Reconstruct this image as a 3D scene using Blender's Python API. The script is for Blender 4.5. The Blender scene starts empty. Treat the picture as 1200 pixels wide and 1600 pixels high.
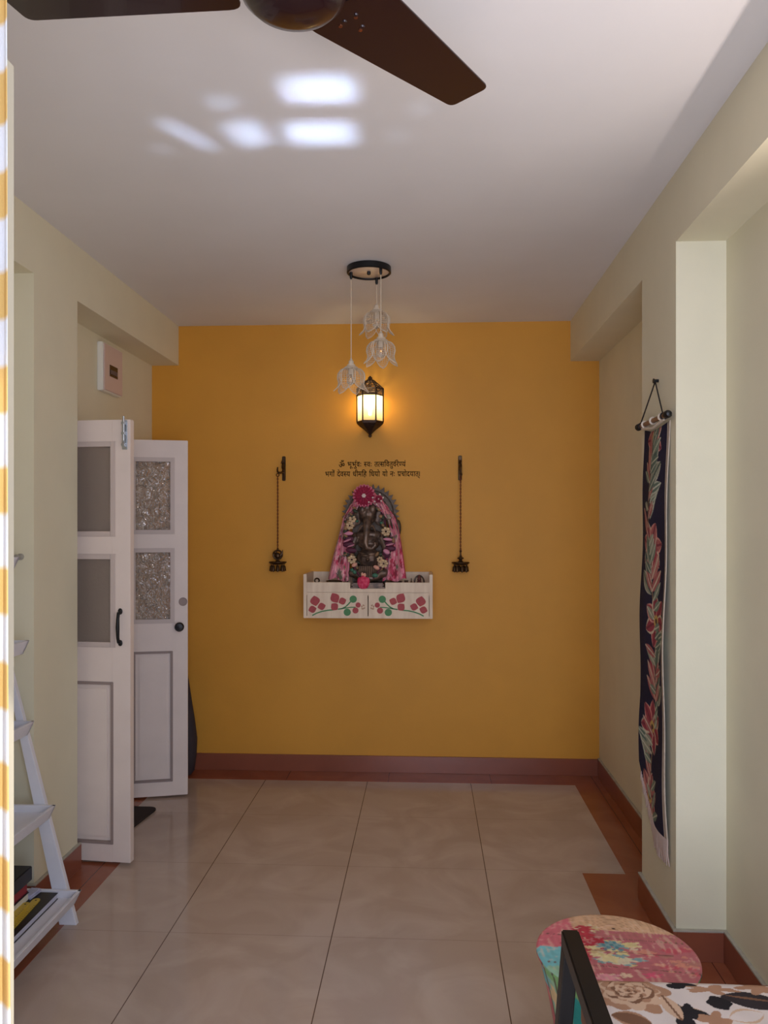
import bpy, bmesh, math, random
import numpy as np
from mathutils import Vector, Matrix
random.seed(7); np.random.seed(7)
PI = math.pi
S = bpy.context.scene
COL = S.collection

# ------------------------------------------------------------------ camera, world, lights
F_PX, Y0, YAW, EYE = 1247.4, 818.9, 0.0538, 1.502
cd = bpy.data.cameras.new('camera'); cam = bpy.data.objects.new('camera', cd); COL.objects.link(cam)
cd.sensor_fit = 'AUTO'; cd.sensor_width = 36.0; cd.lens = F_PX / 1600 * 36.0
cd.shift_y = (Y0 - 800) / 1600; cd.clip_start = .02
cam.location = (0, 0, EYE); cam.rotation_euler = (PI/2, 0, YAW)
S.camera = cam
S.view_settings.view_transform = 'Standard'; S.view_settings.look = 'None'
S.view_settings.gamma = 1; S.view_settings.use_curve_mapping = False
S.view_settings.exposure = 0.0

def lin(c):
    return tuple(((v/255)/12.92 if v/255 <= .04045 else ((v/255+.055)/1.055)**2.4) for v in c)

w = bpy.data.worlds.new('sky'); S.world = w; w.use_nodes = True
bg = w.node_tree.nodes['Background']; bg.inputs[0].default_value = (*lin((190, 210, 240)), 1); bg.inputs[1].default_value = 1.0

def area(name, loc, target, sx, sy, power, color, spread=180, vis_spec=True):
    l = bpy.data.lights.new(name, 'AREA'); l.shape = 'RECTANGLE'; l.size = sx; l.size_y = sy
    l.energy = power; l.color = lin(color); l.spread = math.radians(spread)
    o = bpy.data.objects.new(name, l); COL.objects.link(o); o.location = loc
    d = Vector(target) - Vector(loc); o.rotation_euler = d.to_track_quat('-Z', 'Y').to_euler()
    if not vis_spec: l.specular_factor = 0
    return o
# sun through the open balcony doorway behind the photographer
sl = bpy.data.lights.new('sun', 'SUN'); sl.energy = 5.2; sl.angle = math.radians(1.2); sl.color = lin((255, 246, 232))
so = bpy.data.objects.new('sun', sl); COL.objects.link(so)
so.rotation_euler = Vector((-.45, .5, -.77)).to_track_quat('-Z', 'Y').to_euler()
# daylight of the balcony doorway
area('doorway_daylight', (.22, -.75, 1.5), (-.5, 4, 1.3), 1.6, 2.0, 70, (222, 231, 255))
# sunlight thrown upwards by the bright balcony floor
area('floor_bounce', (-.15, .1, .06), (-.2, 1.6, 2.7), 1.3, .6, .6, (255, 240, 232))
# light thrown up through the window in the right wall by the bright ledge outside
wb = area('window_bounce', (1.31, 1.15, 1.50), (.1, 1.9, 2.7), .05, .9, 15.5, (255, 238, 228))
wb.rotation_euler = (0, math.radians(145), 0)
# added narrow-beam lamps standing in for sunlight mirrored onto the ceiling: (x, y, size_x, size_y, skew)
GL = [(-.30, 2.22, .19, .105, 0, 1.0), (-.33, 2.47, .20, .12, 0, .9), (-.555, 2.46, .11, .13, .3, .6),
      (-.745, 2.46, .035, .19, .6, .6), (-.60, 2.275, .10, .05, 0, .3), (-.86, 2.545, .05, .02, 0, .3), (-.02, 2.34, .03, .06, 0, .16), (-.09, 2.50, .03, .05, 0, .14)]
for gx, gy, gsx, gsy, sk, st in GL:
    l = bpy.data.lights.new('ceiling_glint_lamp', 'AREA'); l.shape = 'RECTANGLE'; l.size = gsx; l.size_y = gsy
    l.spread = math.radians(2.4); l.energy = .11 * st * (gsx*gsy) / .02; l.color = lin((200, 222, 255))
    o = bpy.data.objects.new('ceiling_glint_lamp', l); COL.objects.link(o)
    src = Vector((gx, gy - 1.3, .15)); d = Vector((gx, gy, 2.717)) - src
    o.location = src; o.rotation_euler = (d.to_track_quat('-Z', 'Y').to_matrix() @ Matrix.Rotation(sk, 3, 'Z')).to_euler()

# ------------------------------------------------------------------ materials
def mat(name, rgb, rough=.6, metal=0, noise=0, nscale=20, bump=0, bscale=60, spec=.5, trans=0, emit=0, coat=0, rgb2=None, stretch=None, sheen=0):
    m = bpy.data.materials.new(name); m.use_nodes = True; nt = m.node_tree; N = nt.nodes; L = nt.links
    b = N['Principled BSDF']; c = lin(rgb)
    b.inputs['Base Color'].default_value = (*c, 1); b.inputs['Roughness'].default_value = rough; b.inputs['Metallic'].default_value = metal
    b.inputs['Specular IOR Level'].default_value = spec; b.inputs['Transmission Weight'].default_value = trans
    b.inputs['Coat Weight'].default_value = coat; b.inputs['Sheen Weight'].default_value = sheen
    if emit: b.inputs['Emission Color'].default_value = (*c, 1); b.inputs['Emission Strength'].default_value = emit
    tc = N.new('ShaderNodeTexCoord'); src = tc.outputs['Object']
    if stretch:
        mp = N.new('ShaderNodeMapping'); mp.inputs['Scale'].default_value = stretch; L.new(src, mp.inputs[0]); src = mp.outputs[0]
    if noise:
        n = N.new('ShaderNodeTexNoise'); n.inputs['Scale'].default_value = nscale; n.inputs['Detail'].default_value = 5; L.new(src, n.inputs['Vector'])
        r = N.new('ShaderNodeValToRGB'); L.new(n.outputs['Fac'], r.inputs[0])
        c2 = lin(rgb2) if rgb2 else tuple(v*(1-noise) for v in c)
        r.color_ramp.elements[0].position = .35; r.color_ramp.elements[0].color = (*c2, 1)
        r.color_ramp.elements[1].position = .65; r.color_ramp.elements[1].color = (*c, 1)
        L.new(r.outputs[0], b.inputs['Base Color'])
    if bump:
        n2 = N.new('ShaderNodeTexNoise'); n2.inputs['Scale'].default_value = bscale; n2.inputs['Detail'].default_value = 3; L.new(src, n2.inputs['Vector'])
        bp = N.new('ShaderNodeBump'); bp.inputs['Strength'].default_value = bump; bp.inputs['Distance'].default_value = .004
        L.new(n2.outputs['Fac'], bp.inputs['Height']); L.new(bp.outputs[0], b.inputs['Normal'])
    return m

def attr_mat(name, rough=.8, bump=.15, bscale=300, sheen=0, spec=.3):
    m = mat(name, (200, 200, 200), rough, bump=bump, bscale=bscale, sheen=sheen, spec=spec)
    nt = m.node_tree; a = nt.nodes.new('ShaderNodeAttribute'); a.attribute_name = 'Col'
    nt.links.new(a.outputs['Color'], nt.nodes['Principled BSDF'].inputs['Base Color']); return m

def tile_mat(name, rgb, rgb2, x1, y1, size, groutrgb, gw=.0022, rough=.16, two=True):
    m = bpy.data.materials.new(name); m.use_nodes = True; nt = m.node_tree; N = nt.nodes; L = nt.links; b = N['Principled BSDF']
    tc = N.new('ShaderNodeTexCoord'); sx = N.new('ShaderNodeSeparateXYZ'); L.new(tc.outputs['Object'], sx.inputs[0])
    def M(op, a, bb=None):
        n = N.new('ShaderNodeMath'); n.operation = op
        for i, v in enumerate((a, bb)):
            if v is None: continue
            if isinstance(v, (int, float)): n.inputs[i].default_value = v
            else: L.new(v, n.inputs[i])
        return n.outputs[0]
    def dist(s, off):
        t = M('DIVIDE', M('SUBTRACT', s, off), size); fr = M('FRACT', t)
        return M('MULTIPLY', M('MINIMUM', fr, M('SUBTRACT', 1.0, fr)), size)
    dx = dist(sx.outputs[0], x1); dy = dist(sx.outputs[1], y1)
    g = M('MAXIMUM', M('LESS_THAN', dx, gw), M('MULTIPLY', M('LESS_THAN', dy, gw*.8), .35))
    n = N.new('ShaderNodeTexNoise'); n.inputs['Scale'].default_value = 3.2; n.inputs['Detail'].default_value = 9; n.inputs['Distortion'].default_value = 1.2
    L.new(tc.outputs['Object'], n.inputs['Vector'])
    r = N.new('ShaderNodeValToRGB'); L.new(n.outputs['Fac'], r.inputs[0])
    r.color_ramp.elements[0].position = .4; r.color_ramp.elements[0].color = (*lin(rgb), 1); r.color_ramp.elements[1].position = .66; r.color_ramp.elements[1].color = (*lin(rgb2), 1)
    mx = N.new('ShaderNodeMix'); mx.data_type = 'RGBA'; L.new(g, mx.inputs['Factor']); L.new(r.outputs[0], mx.inputs[6]); mx.inputs[7].default_value = (*lin(groutrgb), 1)
    L.new(mx.outputs[2], b.inputs['Base Color']); b.inputs['Roughness'].default_value = rough; b.inputs['Specular IOR Level'].default_value = .5
    return m

M_ceil = mat('ceiling_paint', (230, 229, 231), .85, noise=.03, nscale=3, bump=.05, bscale=90)
M_cream = mat('cream_wall_paint', (230, 223, 196), .8, noise=.04, nscale=4, bump=.06, bscale=120)
M_yellow = mat('mustard_wall_paint', (224, 158, 52), .6, noise=.06, nscale=3, bump=.1, bscale=160)
M_tile = tile_mat('beige_floor_tile', (186, 166, 152), (198, 180, 167), -.9467, 2.8907, .6, (98, 76, 66), .0018, .13)
M_brown = tile_mat('brown_border_tile', (150, 84, 58), (162, 96, 66), -.9467+.12, 2.8907, .6, (84, 44, 32), .0016, .22)
M_skirt = mat('brown_skirting_tile', (148, 84, 62), .3, noise=.12, nscale=6)
M_ledge = mat('cement_ledge', (186, 180, 166), .8, noise=.2, nscale=30)
M_doorw = mat('off_white_door_paint', (242, 226, 216), .45, noise=.05, nscale=7, bump=.08, bscale=60)
M_bead = mat('glazing_bead_paint', (212, 196, 188), .5)
M_groove = mat('door_moulding_darker', (160, 142, 136), .6)  # panel mouldings and lock ring, a tone darker than the door
M_black = mat('black_iron', (22, 21, 22), .4, .3)
M_steel = mat('galvanised_steel', (190, 195, 200), .3, .9)
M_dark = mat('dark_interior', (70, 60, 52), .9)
M_ladder = mat('white_shelf_paint', (232, 232, 240), .5, noise=.04, nscale=12)
M_fan = mat('maroon_fan_paint', (36, 17, 21), .25, .0, coat=.3)
M_fanm = mat('fan_metal', (150, 90, 60), .25, .8)
M_bronze = mat('aged_bronze', (132, 106, 88), .42, .45, noise=.5, nscale=30, rgb2=(78, 64, 56), bump=.25, bscale=90)
M_bronzed = mat('dark_bronze', (98, 82, 68), .5, .5, noise=.4, nscale=60, bump=.3, bscale=120)
M_brass = mat('dull_brass', (86, 64, 44), .4, .8, noise=.3, nscale=60)
M_cord = mat('maroon_chain', (112, 50, 26), .6, .3)
M_lshade = mat('cream_wire_enamel', (214, 196, 172), .45)
M_lamp = mat('antique_lantern_metal', (74, 56, 46), .45, .7, noise=.3, nscale=60)
M_wshelf = mat('distressed_white_wood', (240, 218, 190), .6, noise=.06, nscale=5, stretch=(6, 6, 1.2), rgb2=(226, 200, 172))
M_maroon = mat('maroon_stencil', (182, 78, 80), .7, noise=.12, nscale=90)
M_green = mat('green_stencil', (86, 142, 90), .7, noise=.12, nscale=90)
M_fade = mat('faded_stencil', (190, 150, 120), .8)
M_text = mat('dark_brown_lettering', (48, 26, 14), .7)
M_rope = mat('black_string', (30, 22, 22), .8)
M_rod = mat('bamboo_rod', (150, 110, 80), .5, noise=.3, nscale=30)
M_cream2 = mat('cream_trim', (214, 200, 182), .85)
M_bulb = mat('bulb_glass', (240, 235, 225), .1, trans=.8)

# ------------------------------------------------------------------ mesh helpers
class MB:
    def __init__(s): s.bm = bmesh.new(); s.mi = 0
    def _f(s, vs):
        try: f = s.bm.faces.new(vs); f.material_index = s.mi; return f
        except ValueError: return None
    def box(s, x0, x1, y0, y1, z0, z1, bev=0, M=None):
        b = bmesh.new(); bmesh.ops.create_cube(b, size=1)
        for v in b.verts: v.co = Vector(((x0+x1)/2+v.co.x*(x1-x0), (y0+y1)/2+v.co.y*(y1-y0), (z0+z1)/2+v.co.z*(z1-z0)))
        if bev: bmesh.ops.bevel(b, geom=b.edges[:], offset=bev, segments=2, affect='EDGES')
        if M is not None: b.transform(M)
        s.add(b); return s
    def add(s, b):
        b.verts.index_update(); mp = [s.bm.verts.new(v.co) for v in b.verts]
        for f in b.faces: s._f([mp[v.index] for v in f.verts])
        b.free()
    def prism(s, pts, to3, d):
        """pts 2D polygon, to3(p, k) -> 3D point of layer k in (0, 1) pushed by d"""
        a = [s.bm.verts.new(to3(p, 0)) for p in pts]; b = [s.bm.verts.new(to3(p, d)) for p in pts]; n = len(pts)
        s._f(a[::-1]); s._f(b)
        for i in range(n): s._f([a[i], a[(i+1) % n], b[(i+1) % n], b[i]])
        return s
    def tube(s, pts, r, n=8, cyc=False, flat=None):
        pts = [Vector(p) for p in pts]; m = len(pts); rings = []; up = None
        for i, p in enumerate(pts):
            a = pts[(i-1) % m] if (cyc or i > 0) else p; b = pts[(i+1) % m] if (cyc or i < m-1) else p
            t = (b-a).normalized()
            if up is None: up = t.orthogonal().normalized()
            else:
                up = up - t*up.dot(t); up = up.normalized() if up.length > 1e-6 else t.orthogonal().normalized()
            sd = t.cross(up); rr = r[i] if isinstance(r, (list, tuple)) else r
            rings.append([s.bm.verts.new(p + (up*math.cos(2*PI*k/n)*rr + sd*math.sin(2*PI*k/n)*rr)) for k in range(n)])
        for i in range(m if cyc else m-1):
            A, B = rings[i], rings[(i+1) % m]
            for k in range(n): s._f([A[k], A[(k+1) % n], B[(k+1) % n], B[k]])
        if not cyc: s._f(rings[0][::-1]); s._f(rings[-1])
        return s
    def lathe(s, prof, c=(0, 0, 0), n=24, axis='Z', M=None, ph=0):
        c = Vector(c); rings = []
        for (r, h) in prof:
            ring = []
            for k in range(n):
                a = 2*PI*k/n + ph; p = Vector((r*math.cos(a), r*math.sin(a), h))
                if axis == 'Y': p = Vector((p.x, p.z, p.y))
                if axis == 'X': p = Vector((p.z, p.x, p.y))
                if M is not None: p = M @ p
                ring.append(s.bm.verts.new(c+p))
            rings.append(ring)
        for A, B in zip(rings[:-1], rings[1:]):
            for k in range(n): s._f([A[k], A[(k+1) % n], B[(k+1) % n], B[k]])
        s._f(rings[0][::-1]); s._f(rings[-1]); return s
    def ball(s, c, r, seg=12, M=None):
        if isinstance(r, (int, float)): r = (r, r, r)
        b = bmesh.new(); bmesh.ops.create_uvsphere(b, u_segments=seg, v_segments=max(6, seg//2+1), radius=1)
        for v in b.verts: v.co = Vector((v.co.x*r[0], v.co.y*r[1], v.co.z*r[2]))
        if M is not None: b.transform(M)
        for v in b.verts: v.co += Vector(c)
        s.add(b); return s
    def build(s, name, mats, parent=None, smooth=False, bev=0):
        bmesh.ops.recalc_face_normals(s.bm, faces=s.bm.faces[:])
        me = bpy.data.meshes.new(name); s.bm.to_mesh(me); s.bm.free()
        for m in (mats if isinstance(mats, (list, tuple)) else [mats]): me.materials.append(m)
        if smooth:
            me.polygons.foreach_set('use_smooth', [True]*len(me.polygons))
            try: me.set_sharp_from_angle(angle=math.radians(40))
            except Exception: pass
        o = bpy.data.objects.new(name, me); COL.objects.link(o)
        if parent is not None: o.parent = parent
        if bev:
            md = o.modifiers.new('bevel', 'BEVEL'); md.width = bev; md.segments = 2; md.limit_method = 'ANGLE'
        return o

def tag(o, label=None, cat=None, group=None, kind=None):
    for k, v in (('label', label), ('category', cat), ('group', group), ('kind', kind)):
        if v: o[k] = v
    return o
def thing(name, loc, label, cat, rz=0, group=None):
    o = bpy.data.objects.new(name, None); o.empty_display_size = .05; COL.objects.link(o)
    o.location = loc; o.rotation_euler = (0, 0, rz); return tag(o, label, cat, group)
def dup(o, parent=None):
    c = o.copy(); COL.objects.link(c)
    if parent is not None: c.parent = parent
    for ch in o.children: dup(ch, c)
    return c
def struct(o): o['kind'] = 'structure'; return o

class Canvas:
    """colour pattern computed on a fine grid of surface coordinates"""
    def __init__(s, U, V, base):
        s.U = U; s.V = V; s.C = np.tile(np.array(lin(base)), (len(U), 1))
    def put(s, mask, rgb, a=1.0):
        s.C[mask] = s.C[mask]*(1-a) + np.array(lin(rgb))*a; return s
    def disc(s, x, y, rx, rgb, ry=None, ang=0, a=1):
        ry = ry or rx; c, n = math.cos(ang), math.sin(ang); dx = s.U-x; dy = s.V-y
        return s.put(((dx*c+dy*n)/rx)**2 + ((-dx*n+dy*c)/ry)**2 < 1, rgb, a)
    def leaf(s, x, y, ln, wd, ang, rgb, vein=None, edge=None):
        c, n = math.cos(ang), math.sin(ang); dx = s.U-x; dy = s.V-y; t = (dx*c+dy*n)/ln; q = -dx*n+dy*c
        h = wd/2*np.sin(PI*np.clip(t, 0, 1))**.8; m = (t > 0) & (t < 1) & (np.abs(q) < h)
        if edge: s.put(m, edge); m = m & (np.abs(q) < h*.72)
        s.put(m, rgb)
        if vein: s.put(m & (np.abs(q) < wd*.07), vein)
        return s
    def stroke(s, pts, wd, rgb):
        for (x0, y0), (x1, y1) in zip(pts[:-1], pts[1:]):
            dx, dy = x1-x0, y1-y0; L2 = dx*dx+dy*dy+1e-12; t = np.clip(((s.U-x0)*dx+(s.V-y0)*dy)/L2, 0, 1)
            s.put((s.U-x0-t*dx)**2+(s.V-y0-t*dy)**2 < (wd/2)**2, rgb)
        return s
    def rect(s, x0, x1, y0, y1, rgb, a=1): return s.put((s.U > x0) & (s.U < x1) & (s.V > y0) & (s.V < y1), rgb, a)
    def blotch(s, x, y, r, rgb, k=5, amp=.3, seed=0, sy=1.0, a=1):
        dx = s.U-x; dy = (s.V-y)/sy; th = np.arctan2(dy, dx); rr = np.sqrt(dx*dx+dy*dy)
        lim = r*(1+amp*np.sin(k*th+seed)*.6+amp*np.sin((k+2)*th+seed*2.3)*.5); return s.put(rr < lim, rgb, a)
    def noise(s, amt, fx, fy, seed=0):
        rng = np.random.RandomState(seed); v = np.zeros(len(s.U))
        for i in range(14):
            a, b, p = rng.uniform(-1, 1)*fx, rng.uniform(-1, 1)*fy, rng.uniform(0, 6.3); v += np.sin(s.U*a+s.V*b+p)
        v /= 3.7; s.C *= (1+amt*v)[:, None]; return v

def sheet(name, nu, nv, pos, paint, material, parent=None, thick=0, smooth=True, uv=None):
    """grid surface: pos(u, v) with u, v in 0..1; paint(Canvas) colours it; uv maps grid to pattern metres"""
    vs = []; U = []; V = []
    for j in range(nv+1):
        for i in range(nu+1):
            u, v = i/nu, j/nv; vs.append(tuple(pos(u, v))); a, b = uv(u, v) if uv else (u, v); U.append(a); V.append(b)
    fs = [(j*(nu+1)+i, j*(nu+1)+i+1, (j+1)*(nu+1)+i+1, (j+1)*(nu+1)+i) for j in range(nv) for i in range(nu)]
    me = bpy.data.meshes.new(name); me.from_pydata(vs, [], fs); me.materials.append(material)
    cv = Canvas(np.array(U), np.array(V), (200, 200, 200)); paint(cv)
    at = me.color_attributes.new('Col', 'FLOAT_COLOR', 'POINT')
    at.data.foreach_set('color', np.hstack([np.clip(cv.C, 0, 1), np.ones((len(U), 1))]).astype(np.float32).ravel())
    if smooth: me.polygons.foreach_set('use_smooth', [True]*len(me.polygons))
    o = bpy.data.objects.new(name, me); COL.objects.link(o)
    if parent is not None: o.parent = parent
    if thick:
        md = o.modifiers.new('solidify', 'SOLIDIFY'); md.thickness = thick; md.offset = 0
    return o

# ------------------------------------------------------------------ room shell
CE, BEAM = 2.717, 2.476
XL, XR, RL, RR, YB = -1.523, .857, -1.69, 1.027, 4.828
YF = .40
b = MB()
b.box(-2.4, 2.2, -1.8, 5.0, -.12, 0); fl = struct(b.build('floor', M_tile))
bd = MB()
for q in ((XR-.19, RR, YF, 3.474), (.85, RR, 3.474, 4.643), (RL, RR, 4.643, YB), (RL, -1.357, YF, 3.474), (RL, -1.535, 3.474, 4.643)):
    bd.box(*q, 0, .0012)
struct(bd.build('trim_1', M_brown))
struct(MB().box(-2.4, 2.2, YF, 5.0, CE, CE+.15).build('ceiling', M_ceil))
struct(MB().box(-2.4, 2.2, YB, YB+.17, 0, CE).build('wall_back', M_yellow))
# left wall: recess plane with the doorway, pillar, beam
b = MB()
DY0, DY1, DZ = 3.475, 4.27, 1.985
b.box(RL-.15, RL, YF, DY0, 0, CE).box(RL-.15, RL, DY1, YB, 0, CE).box(RL-.15, RL, DY0, DY1, DZ, CE)
b.box(RL, XL, 3.02, 3.406, 0, BEAM).box(RL, XL, YF, YB-.0005, BEAM, CE)
struct(b.build('wall_left', M_cream))
# right wall: recess plane with a window near the camera, pillar, beam
b = MB()
WY0, WY1, WZ0, WZ1 = .72, 1.90, .95, 2.44
b.box(RR, RR+.15, YF, WY0, 0, CE).box(RR, RR+.15, WY1, YB, 0, CE).box(RR, RR+.15, WY0, WY1, 0, WZ0).box(RR, RR+.15, WY0, WY1, WZ1, CE)
b.box(XR, RR, 2.802, 3.237, 0, BEAM).box(XR, RR, YF, YB-.0005, BEAM, CE)
struct(b.build('wall_right', M_cream))
# front wall with the balcony doorway the photograph is taken through
b = MB()
b.box(-2.4, -.66, YF, YF+.12, 0, CE).box(1.02, 2.2, YF, YF+.12, 0, CE).box(-.66, 1.02, YF, YF+.12, 2.42, CE)
struct(b.build('wall_front', M_cream))
# corridor behind the open door
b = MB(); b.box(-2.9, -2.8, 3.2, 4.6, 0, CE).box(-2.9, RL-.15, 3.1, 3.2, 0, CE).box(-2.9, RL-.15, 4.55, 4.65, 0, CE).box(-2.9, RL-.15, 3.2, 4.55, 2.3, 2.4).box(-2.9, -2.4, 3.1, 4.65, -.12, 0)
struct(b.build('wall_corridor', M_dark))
# window frame in the right wall
b = MB()
for q in ((WY0, WY1, WZ0, WZ0+.04), (WY0, WY1, WZ1-.04, WZ1), (WY0, WY0+.04, WZ0, WZ1), (WY1-.04, WY1, WZ0, WZ1)): b.box(RR+.06, RR+.1, *q)
struct(b.build('window_1', M_doorw, bev=.003))
# skirting
sk = []
def skirt(name, boxes, h=.102, ledge=True):
    b = MB()
    for (x0, x1, y0, y1) in boxes:
        b.mi = 0; b.box(x0, x1, y0, y1, .0012, h)
        if ledge: b.mi = 1; b.box(x0, x1, y0, y1, h, h+.007)
    return struct(b.build(name, [M_skirt, M_ledge], bev=.0012))
t = .013
skirt('baseboard_back', [(RL, RR, YB-t, YB)], .1, False)
skirt('baseboard_right', [(RR-t, RR, 3.237, YB-t), (XR, RR, 3.237, 3.237+t), (XR-t, XR, 2.802-t, 3.237+t), (XR, RR-t, 2.802-t, 2.802), (RR-t, RR, YF+.12, 2.802)])
skirt('baseboard_left', [(RL, RL+t, DY1+.06, YB-t), (XL, XL+t, 3.02-t, 3.406+t), (RL+t, XL, 3.02-t, 3.02), (RL, RL+t, YF+.12, 3.02)])
# door frame of the side doorway
b = MB()
b.box(RL-.1, RL+.004, DY0, DY0+.03, 0, DZ).box(RL-.1, RL+.004, DY1-.03, DY1, 0, DZ).box(RL-.1, RL+.004, DY0, DY1, DZ-.03, DZ)
struct(b.build('trim_2', M_doorw, bev=.003))

# ------------------------------------------------------------------ double door leaves
def glass_mat(name, rough, bump, scale, tint, tr=.92, ior=1.5, bd=.012):
    m = bpy.data.materials.new(name); m.use_nodes = True; nt = m.node_tree; N = nt.nodes; L = nt.links
    b = N['Principled BSDF']; b.inputs['Base Color'].default_value = (*lin(tint), 1); b.inputs['Transmission Weight'].default_value = tr
    b.inputs['Roughness'].default_value = rough; b.inputs['IOR'].default_value = ior
    tc = N.new('ShaderNodeTexCoord'); n = N.new('ShaderNodeTexNoise'); n.inputs['Scale'].default_value = scale; n.inputs['Detail'].default_value = 2; n.inputs['Distortion'].default_value = 1.4
    L.new(tc.outputs['Object'], n.inputs['Vector']); bp = N.new('ShaderNodeBump'); bp.inputs['Strength'].default_value = bump; bp.inputs['Distance'].default_value = bd
    L.new(n.outputs['Fac'], bp.inputs['Height']); L.new(bp.outputs[0], b.inputs['Normal']); return m
M_glA = glass_mat('frosted_glass', .5, .15, 60, (205, 192, 180), .72)
M_glB = glass_mat('hammered_glass', .06, 1.0, 26, (232, 226, 216), .75, 1.8, .02)
def door_leaf(name, label, hinge, ang, wd, panes, near):
    t = thing(name, (hinge[0], hinge[1], 0), label, 'door', ang)
    b = MB(); T = .018; st = .085; H0, H1 = .012, 1.962
    zs = [(1.852, 1.462), (1.355, .973), (.80, .095)]
    b.box(0, st, -T, T, H0, H1, .002).box(wd-st, wd, -T, T, H0, H1, .002)
    tops = [H1, 1.462, .973, .095]; bots = [1.852, 1.355, .80, H0]
    for z1, z0 in zip(tops, bots): b.box(st-.001, wd-st+.001, -T+.0006, T-.0006, z0, z1)
    b.build('frame', M_doorw, t)
    for k, (z1, z0) in enumerate(zs[:2]):
        g = MB().box(st, wd-st, -.003, .003, z0, z1).build('glass_pane', M_glA if near else M_glB, t)
        m = MB()
        for sgn in (-1, 1):
            y0, y1 = sorted((sgn*.004, sgn*(T+.004)))
            m.box(st-.012, st+.008, y0, y1, z0-.012, z1+.012, .002).box(wd-st-.008, wd-st+.012, y0, y1, z0-.012, z1+.012, .002); m.box(st-.016, wd-st+.016, *sorted((sgn*T, sgn*(T+.0015))), z1+.012, z1+.0155).box(st-.016, wd-st+.016, *sorted((sgn*T, sgn*(T+.0015))), z0-.0155, z0-.012).box(wd-st+.012, wd-st+.0155, *sorted((sgn*T, sgn*(T+.0015))), z0-.0155, z1+.0155)
            m.box(st+.008, wd-st-.008, y0, y1, z1-.008, z1+.012).box(st+.008, wd-st-.008, y0, y1, z0-.012, z0+.008)
        m.build('glazing_bead', M_bead, t)
    z1, z0 = zs[2]
    p = MB(); p.box(st, wd-st, -.006, .006, z0, z1); p.box(st+.022, wd-st-.022, -.013, .013, z0+.022, z1-.022, .005)
    p.build('panel', M_doorw, t)
    m = MB()
    for sgn in (-1, 1):
        y0, y1 = sorted((sgn*.006, sgn*(T+.003)))
        for q in ((st-.006, st+.007, z0-.006, z1+.006), (wd-st-.007, wd-st+.006, z0-.006, z1+.006), (st, wd-st, z1-.007, z1+.006), (st, wd-st, z0-.006, z0+.007)):
            m.box(q[0], q[1], y0, y1, q[2], q[3], .002)
    m.build('panel_moulding', M_groove, t)
    for z in (.3, 1.0, 1.7): MB().lathe([(.007, -.05), (.007, .05)], (-.006, 0, z), 10).build('hinge', M_steel, t, True)
    return t
hA = (RL+.01, 3.497); aA = math.atan2(3.461-3.497, -1.312-hA[0])
LA = door_leaf('door_leaf', 'nearer off-white half-glazed door leaf with black pull handle and steel bolt', hA, aA, .382, 3, True)
b = MB()
b.tube([(.337, -.02, 1.115), (.337, -.038, 1.112), (.337, -.044, 1.09), (.337, -.046, 1.05), (.337, -.044, 1.005), (.337, -.038, .985), (.337, -.02, .982)], [.006, .007, .007, .0085, .007, .007, .006], 10)
b.ball((.337, -.022, 1.118), (.011, .005, .014)).ball((.337, -.022, .979), (.011, .005, .014))
b.build('pull_handle', M_black, LA, True)
b = MB(); b.box(.345, .369, -.022, -.018, 1.83, 1.958, .001); b.lathe([(.0055, 1.845), (.0055, 1.975)], (.357, -.03, 0), 10)
for z in (1.85, 1.90, 1.945): b.box(.347, .367, -.037, -.02, z-.007, z+.007, .003)
b.tube([(.357, -.03, 1.862), (.362, -.046, 1.862), (.366, -.05, 1.852)], .004, 8)
b.build('tower_bolt', M_steel, LA, True)
hB = (RL+.01, 4.262); aB = math.atan2(4.352-4.262, -1.323-hB[0])
LB = door_leaf('door_leaf', 'farther off-white door leaf with textured glass and round black knob', hB, aB, .37, 3, False)
b = MB(); b.lathe([(.0, -.026), (.021, -.026), (.023, -.021), (.0125, -.02), (.0125, -.036), (.02, -.04), (.0255, -.05), (.0255, -.058), (.019, -.066), (0, -.068)], (.327, .005, .862+.078), 20, 'Y')
b.build('door_knob', M_black, LB, True)
b = MB(); b.lathe([(.019, -.0185), (.021, -.0205), (.0235, -.0205), (.0235, -.018)], (.351-.006, 0, 1.075), 24, 'Y'); b.mi = 1
b.build('lock_ring', [M_groove, M_steel], LB, True)

# ------------------------------------------------------------------ distribution board, mat, bag
t = thing('distribution_box', (RL, 4.13, 2.19), 'white electrical distribution box high on cream wall above the door leaves', 'electrical box')
M_plas = mat('ivory_plastic', (222, 196, 186), .45); M_plasw = mat('white_plastic', (240, 236, 225), .4)
MB().box(0, .03, -.12, .13, 0, .25, .003).build('housing', M_plasw, t)
MB().box(.03, .036, -.11, .13, .006, .244, .002).build('cover', M_plas, t)
MB().box(.034, .0375, -.045, .06, .085, .145).build('breaker_window', mat('smoked_window', (50, 32, 28), .2), t)
b = MB()
for k in range(4): b.box(.0375, .041, -.035+k*.023, -.02+k*.023, .098, .12, .001)
b.build('breaker_switch', mat('breaker_grey', (120, 100, 92), .5), t)
# small door-side mat
pts = []
mx0, mx1, my0, my1 = -1.95, -1.447, 3.84, 4.15
for (cx, cy, a0) in ((mx1-.05, my1-.05, 0), (mx0+.03, my1-.03, 90), (mx0+.03, my0+.03, 180), (mx1-.05, my0+.03, 270)):
    r = .045 if cx > -1.6 else .025
    for k in range(6): a = math.radians(a0+k*18); pts.append((cx+r*math.cos(a), cy+r*math.sin(a)))
pts = [(x+(y-3.99)*.12 + .02, y) for x, y in pts]
b = MB(); b.prism(pts, lambda p, k: Vector((p[0], p[1], .002+k)), .008)
tag(b.build('doormat', mat('dark_brown_rubber', (52, 38, 34), .9, noise=.3, nscale=150, bump=.4, bscale=300)), 'dark brown rubber doormat on the floor just behind the nearer door leaf', 'doormat')
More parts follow.
